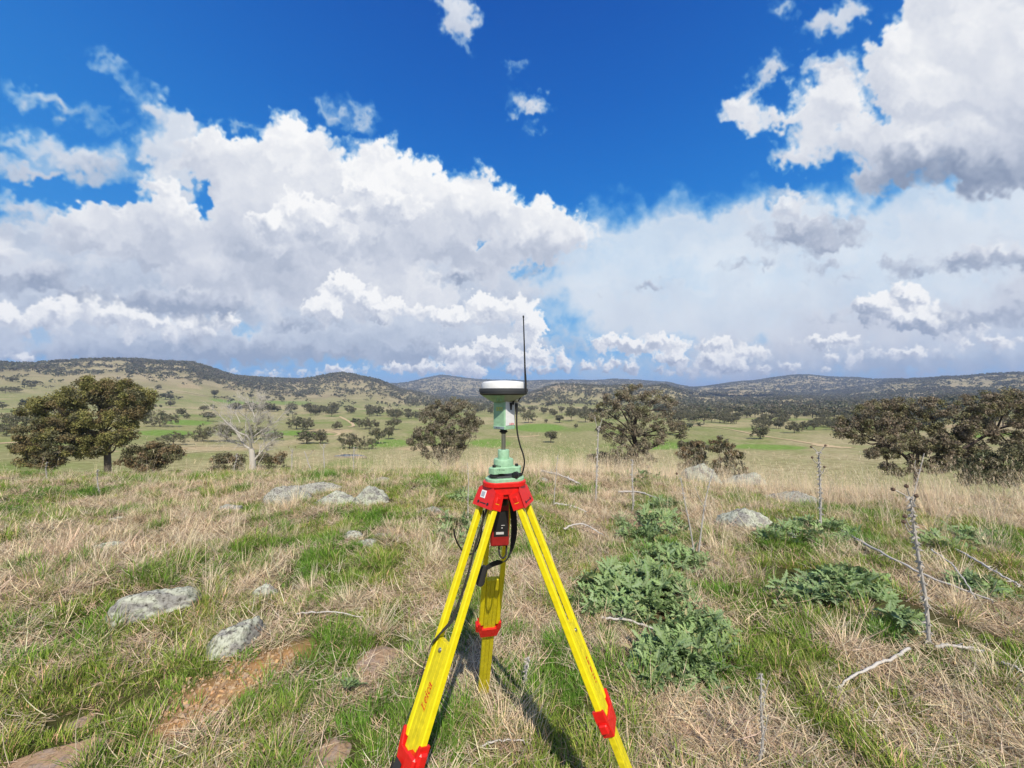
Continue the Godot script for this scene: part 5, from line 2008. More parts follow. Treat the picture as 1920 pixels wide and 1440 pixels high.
func dead_tree():
	var p := spot_at(474, 30.0)
	var u := 30.0 / FOCAL
	var lift := EYE + (HORIZON_ROW - 872.0) * u - p.y
	var at := func(zx: float, zy: float, z := 0.0) -> Vector3:
		# positions read off an enlargement of the photograph, nine times
		return Vector3((380.0 + zx / 9.0 - 474.0) * u, (872.0 - 730.0 - zy / 9.0) * u + lift, z)
	var root := thing("dead_tree", "pale bare dead tree with forked white limbs left of centre", "tree", p)
	var s := Shape.new()
	limb(s, [Vector3(0.02, -0.1, 0), at.call(865, 1260), at.call(845, 1060), at.call(830, 1000)], 0.25, 0.16, 10)
	part("trunk", s.mesh(), paint("dead wood", Color(0.45, 0.42, 0.385), 0.9), root)
	var limbs := [
		[[830, 1000], [760, 960], [690, 850], [610, 700], [520, 600], [450, 570], 0.12],
		[[835, 1010], [860, 880], [845, 770], [740, 690], [640, 560], [560, 420], [470, 280], 0.13],
		[[860, 900], [880, 740], [890, 600], [880, 460], [820, 370], [830, 250], 0.10],
		[[885, 640], [960, 540], [1020, 400], [1030, 330], 0.05],
		[[885, 470], [930, 370], [960, 260], [980, 180], 0.045],
		[[880, 460], [800, 340], [770, 280], 0.04],
		[[870, 800], [960, 720], [1100, 620], [1230, 520], [1330, 400], 0.06],
		[[890, 1190], [960, 1100], [1060, 980], [1160, 880], [1260, 800], 0.10],
		[[965, 1090], [960, 1000], [1000, 890], [1020, 780], 0.05],
		[[770, 965], [660, 945], [540, 900], [400, 880], [300, 870], 0.05],
		[[690, 850], [570, 730], [440, 640], [370, 610], [330, 480], 0.05],
		[[520, 890], [470, 810], [400, 750], 0.03],
		[[640, 560], [540, 420], [420, 360], [330, 300], 0.035],
		[[735, 690], [740, 760], [720, 850], 0.035],
		[[740, 690], [700, 520], [790, 570], 0.03],
		[[880, 900], [980, 800], [1080, 700], [1130, 590], 0.045],
		[[890, 720], [930, 600], [1000, 500], 0.03],
		[[830, 370], [770, 250], [700, 200], [560, 130], 0.03],
		[[980, 180], [940, 160], [900, 140], 0.015],
		[[960, 1240], [1060, 1050], [1130, 960], 0.03],
		[[1100, 620], [1180, 560], [1200, 480], 0.02]]
	for l in limbs:
		s = Shape.new()
		var pts := []
		var z := 0.0
		var dz := rng.randf_range(-0.35, 0.35)
		for k in l.size() - 1:
			pts.append(at.call(l[k][0], l[k][1], z))
			z += dz
		limb(s, pts, l[l.size() - 1] * 0.82, l[l.size() - 1] * 0.12, 7)
		# fine twigs
		for k in 46:
			var a: Vector3 = pts[rng.randi_range(1, pts.size() - 1)].lerp(pts[rng.randi_range(1, pts.size() - 1)], 0.12)
			var d: Vector3 = (a - pts[0]).normalized()
			var e: Vector3 = a + (d + anywhere() * 0.8).normalized() * rng.randf_range(0.4, 1.1)
			limb(s, [a, a.lerp(e, 0.5) + anywhere() * 0.1, e], 0.011, 0.004, 3)
			if k % 2 == 0:
				limb(s, [a.lerp(e, 0.6), a.lerp(e, 0.8) + anywhere() * 0.15, e + anywhere() * 0.35], 0.007, 0.003, 3)
		part("limb", s.mesh(), mats["dead wood"], root)


func tree_shapes(seed_: int, kind: int, leaves: int, leaf: float) -> Array:
	# a tree one metre tall: [trunk, crown]
	rng.seed = seed_
	var wood := Shape.new()
	wood.tint = Color(0.13, 0.11, 0.09)
	var b := Blades.new()
	var lobes := []
	var n := 7
	var trunk := 0.22
	for k in n:
		var a := TAU * k / n + rng.randf_range(-0.4, 0.4)
		match kind:
			0: # round and dense, nearly to the ground
				lobes.append([Vector3(cos(a) * 0.3, rng.randf_range(0.3, 0.68), sin(a) * 0.3), Vector3(0.28, 0.26, 0.28)])
			1: # spreading gum
				lobes.append([Vector3(cos(a) * 0.38, rng.randf_range(0.5, 0.78), sin(a) * 0.38), Vector3(0.26, 0.16, 0.26)])
			2: # taller, open
				lobes.append([Vector3(cos(a) * 0.2, rng.randf_range(0.4, 0.85), sin(a) * 0.2), Vector3(0.2, 0.15, 0.2)])
			3: # wide and low
				lobes.append([Vector3(cos(a) * 0.55, rng.randf_range(0.35, 0.62), sin(a) * 0.45), Vector3(0.36, 0.26, 0.34)])
	lobes.append([Vector3(0, 0.72, 0), Vector3(0.3, 0.24, 0.3)])
	limb(wood, [Vector3(0, -0.03, 0), Vector3(0.01, 0.2, 0), Vector3(0.0, 0.5, 0)], 0.035, 0.015, 6)
	for l in lobes:
		limb(wood, [Vector3(0, trunk, 0), (Vector3(0, trunk, 0) as Vector3).lerp(l[0], 0.5), l[0]], 0.016, 0.006, 4)
	var cols := [DULL * Color(1.25, 1.25, 1.3), DULL, Color(0.18, 0.165, 0.105), DARK * Color(1.3, 1.3, 1.3), GREYGREEN]
	var clumps := int(leaves / 26.0)
	for k in clumps:
		var l: Array = lobes[rng.randi() % lobes.size()]
		var d := anywhere()
		leaf_clump(b, l[0] + d * l[1] * pow(rng.randf_range(0.2, 1.0), 0.35), 0.095, 26, leaf, cols)
	return [wood.mesh(), b.mesh()]


var models := []


func planted(called: String, label: String, group: String, at: Vector3, tall: float, wide: float, kind: int):
	var m: Array = models[kind]
	var root := thing(called, label, "tree", at, group)
	part("trunk", m[0], bark_material(), root)
	part("crown", m[1], leafy("gum leaves", 0.3), root)
	root.rotation.y = rng.randf() * TAU
	root.scale = Vector3(wide, tall, wide)


func build_valley():
	near_trees()
	for k in 8:
		models.append(tree_shapes(300 + k, [0, 1, 2, 3, 0, 1, 3, 2][k], 2800, 0.066))
	rng.seed = 77
	# trees that stand out one by one: column, row of the foot, width and height in photo pixels, model, label
	var single := [
		[575, 832, 38, 27, 4, "dark round tree, left one of the close pair above the brow left of the pond"],
		[601, 832, 28, 27, 0, "dark round tree, right one of the close pair above the brow left of the pond"],
		[655, 841, 40, 29, 0, "dark domed tree standing alone just above the pond"],
		[688, 842, 40, 26, 6, "leaning dark tree at the left end of the clump right of the pond"],
		[709, 832, 34, 30, 1, "middle tree of the clump right of the pond"],
		[729, 824, 22, 26, 2, "slender tree at the right end of the clump right of the pond"],
		[632, 806, 19, 16, 0, "small round tree alone between two dirt tracks left of centre"],
		[556, 805, 32, 25, 4, "dark tree, left of a touching pair beyond the pond paddock"],
		[577, 806, 24, 20, 0, "dark tree, right of a touching pair beyond the pond paddock"],
		[517, 826, 30, 22, 6, "wind-leaning dark tree beside the top of the pale dead tree"],
		[686, 805, 40, 22, 3, "broad dark tree beside the dirt track loop"],
		[706, 804, 12, 14, 2, "narrow small tree touching the broad tree by the track loop"],
		[738, 806, 30, 22, 1, "dark tree in the open right of the track loop"],
		[1024, 793, 8, 8, 0, "tiny round bush alone in green paddock right of the receiver"],
		[1049, 793, 18, 16, 2, "brownish small tree in the green paddock right of the receiver"],
		[1071, 790, 24, 26, 1, "grey gum with pale leaning trunk at the far paddock edge"],
		[1080, 803, 8, 9, 0, "small round bush in mid paddock left of the middle gum"],
		[1098, 792, 24, 22, 1, "tree just left of the middle gum's crown"],
		[991, 793, 36, 24, 3, "wide dark tree beside the receiver's cable"],
		[1033, 830, 26, 24, 2, "lone leaning tree in the green paddock below the receiver's right side"],
		[1274, 817, 24, 30, 2, "open-crowned tree touching the right edge of the middle gum"],
		[1320, 796, 28, 26, 1, "tree at the left end of the wood across the right paddock"],
		[1350, 793, 22, 20, 1, "tree in the front edge of the wood, second from its left end"],
		[1426, 823, 34, 28, 0, "dark round tree alone in the right paddock above the dirt road"],
		[1489, 812, 28, 22, 0, "dark tree at the wood's edge above the dirt road's bend"],
		[319, 749, 15, 11, 0, "round tree alone on the left slope, upper of two in line"],
		[320, 762, 15, 12, 0, "round tree alone on the left slope, lower of two in line"],
		[297, 730, 10, 9, 0, "small tree high on the left slope right of the big gum's top"],
		[340, 779, 19, 14, 0, "bluish round tree on the green left field"],
		[350, 785, 12, 9, 0, "small round bush touching the bluish round tree"],
		[382, 773, 16, 13, 1, "tree on the green left field above a pale-trunked gum"],
		[390, 790, 24, 18, 1, "pale-trunked gum on the left field"],
		[402, 744, 14, 14, 2, "upright tree on the left slope near the dirt line"],
		[24, 716, 16, 11, 0, "round tree at the left edge below the ridge wood"],
		[66, 721, 11, 8, 0, "small round tree below the ridge, upper of a loose chain"],
		[59, 729, 12, 9, 1, "tree in the loose chain of trees below the ridge on the left"],
		[10, 737, 28, 13, 3, "wide tree at the left edge, below the ridge"],
		[33, 736, 17, 10, 3, "flat-topped tree beside the wide tree at the left edge"],
		[5, 768, 14, 11, 1, "tree at the left edge on the open lower slope"],
		[25, 806, 56, 36, 3, "broad dark tree at the left edge behind the big gum"],
		[12, 818, 40, 30, 6, "brown tree at the left edge in front of the broad dark one"],
		[72, 806, 40, 24, 4, "dark tree showing left of the big gum's crown"],
		[300, 800, 60, 32, 6, "rusty tree right of the big gum's crown"],
		[266, 790, 44, 26, 3, "greyish tree directly behind the right side of the big gum"],
		[325, 834, 54, 24, 3, "broad dark bush-like tree above the bare strip right of the big gum"],
		[380, 828, 48, 34, 6, "brown tree left of the pale dead tree, above the bare strip"],
		[425, 828, 60, 38, 3, "wide dark tree behind the left limbs of the pale dead tree"],
		[480, 824, 50, 30, 6, "dark tree directly behind the pale dead tree"],
		[440, 768, 20, 14, 1, "tree left of the tin shed"],
		[470, 771, 24, 18, 0, "dark tree right of the tin shed"],
		[504, 772, 26, 18, 4, "dark clump tree above the pale dead tree, right"],
		[471, 747, 11, 9, 2, "small tree on the slope straight above the pale dead tree"],
		[501, 750, 11, 9, 2, "small tree on the slope above and right of the pale dead tree"],
		[528, 753, 11, 10, 2, "small tree where the slope meets the dark hill"],
		[546, 773, 24, 18, 0, "dark tree at the left end of the mid-valley belt"],
		[581, 773, 28, 18, 1, "leaning tree in the mid-valley belt, second cluster"],
		[625, 774, 26, 20, 0, "dark tree at the right end of the mid-valley belt"],
		[657, 775, 20, 14, 0, "round tree on its own right of the mid-valley belt"],
		[708, 780, 24, 20, 4, "dark tree in the belt beyond the track loop, left"],
		[744, 788, 26, 22, 1, "dark tree in the belt beyond the track loop, right"]]
	for e in single:
		var p := hit(e[0], e[1], 40.0)
		var u := -p.z / FOCAL
		var wide: float = e[2] * u
		var tall: float = e[3] * u * 1.06
		var fill: float = [1.0, 0.92, 1.35, 0.62, 1.0, 0.92, 0.62, 1.35][e[4]]
		planted("paddock_tree", e[5], "", p, tall, wide * fill * 0.9, e[4])
	# belts and groves: each tree a thing; nothing tells the trees of one belt apart
	var belts := [
		[[560, 775], [625, 776], 10, 15, 20, "dark tree in the belt across the mid valley left of centre", "trees of the mid-valley belt", 5.0],
		[[440, 769], [520, 771], 8, 13, 18, "dark tree in the row beside the tin shed", "trees beside the tin shed", 4.0],
		[[690, 776], [770, 784], 14, 14, 20, "dark tree in the belt beyond the track loop", "trees of the belt beyond the track loop", 5.0],
		[[760, 782], [800, 785], 6, 14, 18, "dark tree behind the shrubby grey tree left of the receiver", "trees behind the shrubby grey tree", 4.0],
		[[890, 770], [985, 776], 16, 12, 16, "tree in the line at the far edge of the paddock behind the receiver", "trees behind the receiver", 4.0],
		[[985, 776], [1130, 780], 22, 13, 18, "tree along the far edge of the paddock right of the receiver", "trees along the far paddock edge", 5.0],
		[[1255, 782], [1420, 788], 46, 15, 20, "gum in the front rows of the wood across the right paddock", "front rows of the right wood", 9.0],
		[[1420, 790], [1600, 800], 44, 16, 22, "gum in the wood right of the lone paddock tree", "wood right of the lone paddock tree", 12.0],
		[[1480, 775], [1640, 782], 30, 12, 16, "gum deeper in the wood behind the dirt road's bend", "deeper wood behind the road bend", 6.0],
		[[1600, 790], [1920, 780], 30, 14, 18, "tree in the valley behind the spreading tree on the right", "trees behind the spreading tree", 8.0]]
	for e in belts:
		for k in e[2]:
			var t := rng.randf()
			var px: float = lerpf(e[0][0], e[1][0], t)
			var row: float = lerpf(e[0][1], e[1][1], t) + rng.randf_range(-1, 1) * e[7]
			var p := hit(px, row, 40.0)
			var u := -p.z / FOCAL
			var tall: float = rng.randf_range(0.75, 1.0) * e[3] * u * 1.15
			var wide: float = rng.randf_range(0.7, 1.0) * e[4] * u * 0.8
			planted("belt_tree", e[5], e[6], p, tall, wide, rng.randi() % 8)
	far_woods()
	tracks_and_pond()


func wooded(px: float, r: float, x: float, z: float) -> float:
	var n := clump_noise.get_noise_2d(x * 0.55, z * 0.55)
	var m := clump_noise.get_noise_2d(x * 2.2 + 900.0, z * 2.2)
	var d := 0.0
	if r < 700.0:
		if px > 1230.0 and r > 430.0:
			d = 0.48 + 1.3 * n + 0.8 * m
		else:
			d = 0.006 + 0.08 * smoothstep(0.25, 0.55, m)
		if px > 1640.0:
			d = 0.35 + n
		if r < 260.0:
			d = 0.0
	elif r < 1000.0:
		if px < 760.0:
			d = 0.012 + 0.3 * smoothstep(0.3, 0.55, m)
		elif px < 1240.0:
			d = 0.20 + 0.8 * m + 0.5 * n
		else:
			d = 0.22 + 1.3 * n + 0.9 * m
	elif r < 2100.0:
		if px < 760.0:
			var high := smoothstep(1050.0, 1350.0, r + 150.0 * n)
			d = lerpf(0.06 + 0.6 * m, 0.7 + 1.7 * n + 0.9 * m, high)
			d += 0.25 * smoothstep(200.0, 420.0, px) * high + 0.9 * (m - 0.15) * high
			if px < 230.0:
				d -= 0.22
			if px > 600.0 and r < 1350.0:
				d = 0.22 + 0.9 * m
		elif px < 1260.0:
			d = 0.22 + 1.0 * m + 0.3 * n
		else:
			d = 0.32 + 1.5 * n + 0.9 * m
	else:
		d = 0.8 + 1.5 * n + 0.5 * m
		if px > 1620.0:
			d = 0.5 + 1.4 * n
		if px > 1270.0 and px < 1450.0 and r < 3100.0:
			d = 0.15 + 1.2 * n
	return clampf(d, 0.0, 1.0)


func far_woods():
	var kinds := []
	for k in 3:
		var m := tree_shapes(500 + k, [0, 1, 3][k], 190, 0.17)
		var b := Blades.new()
		var arr: Array = m[1].surface_get_arrays(0)
		b.v = arr[Mesh.ARRAY_VERTEX]
		b.c = arr[Mesh.ARRAY_COLOR]
		var post := Shape.new()
		post.tint = Color(0.13, 0.11, 0.09)
		post.tube([Vector3(0, -0.05, 0), Vector3(0, 0.5, 0)], [0.04, 0.025], 4, false)
		b.v.append_array(post.v)
		b.c.append_array(post.c)
		kinds.append(b.mesh())
	rng.seed = 1234
	var lists := [[], [], []]
	var r := 260.0
	while r < 5200.0:
		var dr := r * 0.03
		var size := 9.0 if r < 2200.0 else 11.0
		var gap := 8.5 if r < 1800.0 else (13.0 if r < 3000.0 else 17.0)
		var reach := 1.16
		var n := int(2.0 * reach * r * dr / (gap * gap))
		for i in n:
			var a := rng.randf_range(-reach, reach)
			var q := r + rng.randf() * dr
			var x := q * sin(a)
			var z := -q * cos(a)
			if rng.randf() > wooded(column_of(x, z), q, x, z):
				continue
			var tall := size * rng.randf_range(0.65, 1.25)
			var wide := tall * rng.randf_range(0.9, 1.35)
			var b := Basis(Vector3.UP, rng.randf() * TAU).scaled(Vector3(wide, tall, wide))
			lists[rng.randi() % 3].append([Transform3D(b, on_ground(x, z, -0.3)), tint(0.3) * Color(1.0, 1.03, 1.05)])
		r += dr
	scatter("distant_woodland", kinds, lists, leafy("gum leaves", 0.3), "distant gum woodland dotted over the hills and ridges", "woodland")


func ribbon(called: String, points: Array, width: float, m: Material, lift := 0.0007):
	var line := []
	for i in points.size():
		line.append(hit(points[i][0], points[i][1], 40.0))
	line = smoothed(line, 14)
	var s := Shape.new()
	var rows := []
	var across := 4
	for i in line.size():
		var d: Vector3 = line[mini(i + 1, line.size() - 1)] - line[maxi(i - 1, 0)]
		var side := Vector3(d.z, 0, -d.x).normalized()
		var w := width * (1.0 + 0.45 * rough_noise.get_noise_1d(i * 0.21 + points[0][0]))
		if i < 3 or i > line.size() - 4:
			w *= 0.55
		var row := []
		for k in across + 1:
			var q: Vector3 = line[i] + side * w * (float(k) / across - 0.5)
			row.append(on_ground(q.x, q.z, lift * q.length() + (0.05 if k > 0 and k < across else -0.02)))
		rows.append(row)
	for i in rows.size() - 1:
		for k in across:
			s.quad(rows[i][k], rows[i][k + 1], rows[i + 1][k + 1], rows[i + 1][k])
	var o := part(called, s.mesh(true), m, self)
	o.set_meta("kind", "structure")


func tracks_and_pond():
	var earth := paint("dry earth", Color(0.48, 0.37, 0.225), 1.0)
	earth.metallic_specular = 0.1
	var pale := paint("pale worn ground", Color(0.43, 0.37, 0.22), 1.0)
	pale.metallic_specular = 0.1
	ribbon("dirt_track", [[637, 781], [650, 788], [660, 794], [662, 799], [652, 801]], 2.6, earth)
	ribbon("dirt_track", [[606, 807], [622, 809], [636, 813], [628, 817], [612, 817]], 2.0, earth)
	ribbon("dirt_track", [[1290, 797], [1366, 805], [1425, 817], [1480, 825], [1525, 832], [1560, 838]], 1.8, earth)
	ribbon("dirt_track", [[1530, 833], [1560, 838], [1600, 840]], 4.5, earth)
	ribbon("dirt_track", [[325, 839], [380, 836], [440, 838], [500, 842]], 1.8, pale)
	ribbon("dirt_track", [[340, 850], [390, 846], [440, 845]], 1.2, pale)
	ribbon("dirt_track", [[-40, 833], [10, 831], [50, 829]], 3.0, earth)
	ribbon("dirt_track", [[110, 852], [150, 848], [190, 846]], 4.0, pale)
	ribbon("dirt_track", [[940, 818], [975, 819], [1012, 817]], 3.2, earth)
	ribbon("dirt_track", [[275, 727], [330, 733], [380, 741], [430, 747]], 5.0, pale)
	# pond in the dip beyond the brow
	var c := hit(655, 857, 40.0)
	var s := Shape.new()
	var ring := []
	var shore := []
	for i in 40:
		var a := TAU * i / 40.0
		var k := 1.0 + 0.18 * sin(a * 3.0 + 1.0) + 0.1 * sin(a * 5.0)
		ring.append(Vector3(cos(a) * 4.2 * k, 0, sin(a) * 2.0 * k))
		shore.append(Vector3(cos(a) * 4.9 * k, 0, sin(a) * 2.9 * k))
	for i in 40:
		s.tri(Vector3.ZERO, ring[(i + 1) % 40], ring[i])
	var water := paint("pond water", Color(0.05, 0.06, 0.06), 0.06)
	var o := part("pond_water", s.mesh(), water, self)
	o.position = c + Vector3(0, 0.55, 0)
	o.set_meta("kind", "structure")
	s = Shape.new()
	for i in 40:
		var j := (i + 1) % 40
		s.quad(ring[i] + Vector3(0, -0.004, 0), ring[j] + Vector3(0, -0.004, 0), shore[j] + Vector3(0, -0.6, 0), shore[i] + Vector3(0, -0.6, 0))
	o = part("pond_bank_ground", s.mesh(), paint("damp earth", Color(0.2, 0.17, 0.11), 1.0), self)
	o.position = c + Vector3(0, 0.57, 0)
	o.set_meta("kind", "structure")
	# tin shed among the trees of the left field
	var g := hit(441, 766, 40.0)
	var shed := thing("farm_shed", "long low tin shed with pale roof among trees on the left field", "shed", g)
	s = Shape.new()
	s.box(Transform3D(Basis(), Vector3(0, 1.5, 0)), Vector3(15, 3.0, 7), 0.05)
	part("wall", s.mesh(), paint("shed iron", Color(0.10, 0.10, 0.10), 0.6), shed)
	s = Shape.new()
	for q in [-1.0, 1.0]:
		s.box(Transform3D(Basis(Vector3.RIGHT, q * 0.18), Vector3(0, 3.55, q * 1.95)), Vector3(16, 0.12, 4.1), 0.03)
	part("roof", s.mesh(), paint("roof iron", Color(0.55, 0.55, 0.54), 0.4), shed)
	var house := thing("farm_house", "small pale farmhouse at the far paddock edge right of the receiver", "house", hit(1112, 779, 40.0))
	s = Shape.new()
	s.box(Transform3D(Basis(), Vector3(0, 1.4, 0)), Vector3(11, 2.8, 7), 0.05)
	part("wall", s.mesh(), paint("house wall", Color(0.6, 0.57, 0.5), 0.8), house)
	s = Shape.new()
	for q in [-1.0, 1.0]:
		s.box(Transform3D(Basis(Vector3.RIGHT, q * 0.4), Vector3(0, 3.4, q * 1.9)), Vector3(12, 0.12, 4.4), 0.03)
	part("roof", s.mesh(), paint("old roof iron", Color(0.36, 0.35, 0.34), 0.6), house)
	house.scale = Vector3.ONE * 0.55


# ---------------------------------------------------------------- thistles

func rosette(seed_: int, leaves: int, long: float, wide: float, shade: float) -> ArrayMesh:
	rng.seed = seed_
	var b := Blades.new()
	for i in leaves:
		var a := TAU * i / leaves * 2.4 + rng.randf_range(-0.3, 0.3)
		var young := float(i) / leaves
		var out := Vector3(cos(a), 0, sin(a))
		var l := long * lerpf(1.1, 0.5, young) * rng.randf_range(0.8, 1.2)
		var rise := lerpf(0.55, 1.7, young) * rng.randf_range(0.6, 1.3)
		var col := vary(Color(0.25, 0.355, 0.14).lerp(Color(0.155, 0.26, 0.06), rng.randf()) * Color(shade, shade, shade * rng.randf_range(0.8, 1.1)), 0.18)
		if rng.randf() < 0.07:
			col = vary(Color(0.42, 0.36, 0.16), 0.2)
		var heart := Vector3(cos(i * 2.1), 0, sin(i * 2.1)) * 0.05 * float(i % 3)
		b.leaf(heart + Vector3(0, 0.01, 0) + out * 0.015, out, l, wide * l / long, rise, rise * rng.randf_range(0.3, 0.8), 5, col, col.lerp(Color(0.34, 0.40, 0.28), 0.5), rng)
	return b.mesh()


func build_plants():
	var kinds := []
	for k in 8:
		kinds.append(rosette(700 + k, [30, 34, 26, 34, 30, 22, 28, 36][k], [0.085, 0.10, 0.07, 0.095, 0.08, 0.12, 0.06, 0.09][k], [0.02, 0.023, 0.017, 0.022, 0.019, 0.027, 0.015, 0.02][k], [1.0, 0.85, 1.2, 0.95, 1.1, 0.8, 1.25, 0.9][k]))
	rng.seed = 99
	var m := leafy("thistle leaf", 0.35)
	var patches := [
		[1180, 1125, 120, 58, 150, "large grey-green thistle patch against the right tripod leg", 1.0],
		[1295, 1205, 71, 44, 66, "thistle patch joined to the lower right of the largest patch", 0.9],
		[1258, 1262, 75, 40, 66, "darker thistle patch below a pale fallen stick", 0.85],
		[1215, 1000, 71, 49, 112, "tall-standing dark green thistle patch in the middle ground right of the tripod", 0.9],
		[1265, 1058, 69, 26, 56, "thistle strip linking the dark patch to dead upright stalks", 0.85],
		[1245, 955, 39, 15, 25, "small thistle clump under fallen pale twigs", 0.9],
		[1520, 1005, 92, 24, 71, "thistle strip running from the big domed rock to the pale fallen branch", 0.9],
		[1575, 1112, 103, 35, 102, "dark green thistle patch left of the tall dead thistle", 0.95],
		[1800, 1018, 80, 20, 45, "thistle patch beyond the tall dead thistle, under the reddish rock", 0.9],
		[862, 1002, 48, 33, 56, "thistle patch just left of the tripod legs", 0.85],
		[868, 940, 34, 13, 20, "small thistle clump left of the red tripod head", 0.85],
		[1200, 903, 52, 11, 25, "thistle clump near the brow below the middle gum", 0.9],
		[678, 886, 23, 5, 10, "tiny dark thistle clump near the brow above the outcrop", 0.9],
		[655, 1305, 18, 15, 1, "single pale thistle seedling in green turf left of the tripod", 0.8],
		[1690, 1180, 39, 22, 20, "thistle seedlings at the foot of the tall dead thistle", 0.7],
		[1840, 1110, 57, 15, 20, "scattered thistle leaves right of the tall dead thistle", 0.8]]
	for e in patches:
		var c := on_hilltop(e[0], e[1])
		var s := spot(e[0], e[1], e[2], e[3])
		var root := thing("thistle_patch", e[5], "thistle plants", c)
		for i in e[4]:
			var a := rng.randf() * TAU
			var d := sqrt(rng.randf())
			var q: Vector2 = s.at + s.along * cos(a) * d + s.across * sin(a) * d
			if e[4] == 1:
				q = s.at
			var o := part("leaf_rosette", kinds[rng.randi() % 8], m, root)
			var k: float = e[6] * rng.randf_range(0.5, 1.45) * (0.7 + 0.3 * (1.0 - d))
			var up := rng.randf_range(0.0, 0.11) * (1.0 - d * d)
			o.transform = Transform3D(Basis(Quaternion(Vector3.UP, (Vector3.UP * 1.5 + anywhere()).normalized())) * Basis(Vector3.UP, rng.randf() * TAU).scaled(Vector3(k, k * rng.randf_range(0.8, 1.2), k)), on_ground(q.x, q.y, up) - c)
		var clear := Spot.new()
		clear.at = s.at
		clear.along = s.along * 0.82
		clear.across = s.across * 0.82
		clear.value = 0.5 if e[4] < 9 else 0.9
		if -c.z < 4.2 and e[4] > 40:
			keep_off.append(clear)
	dead_thistles()


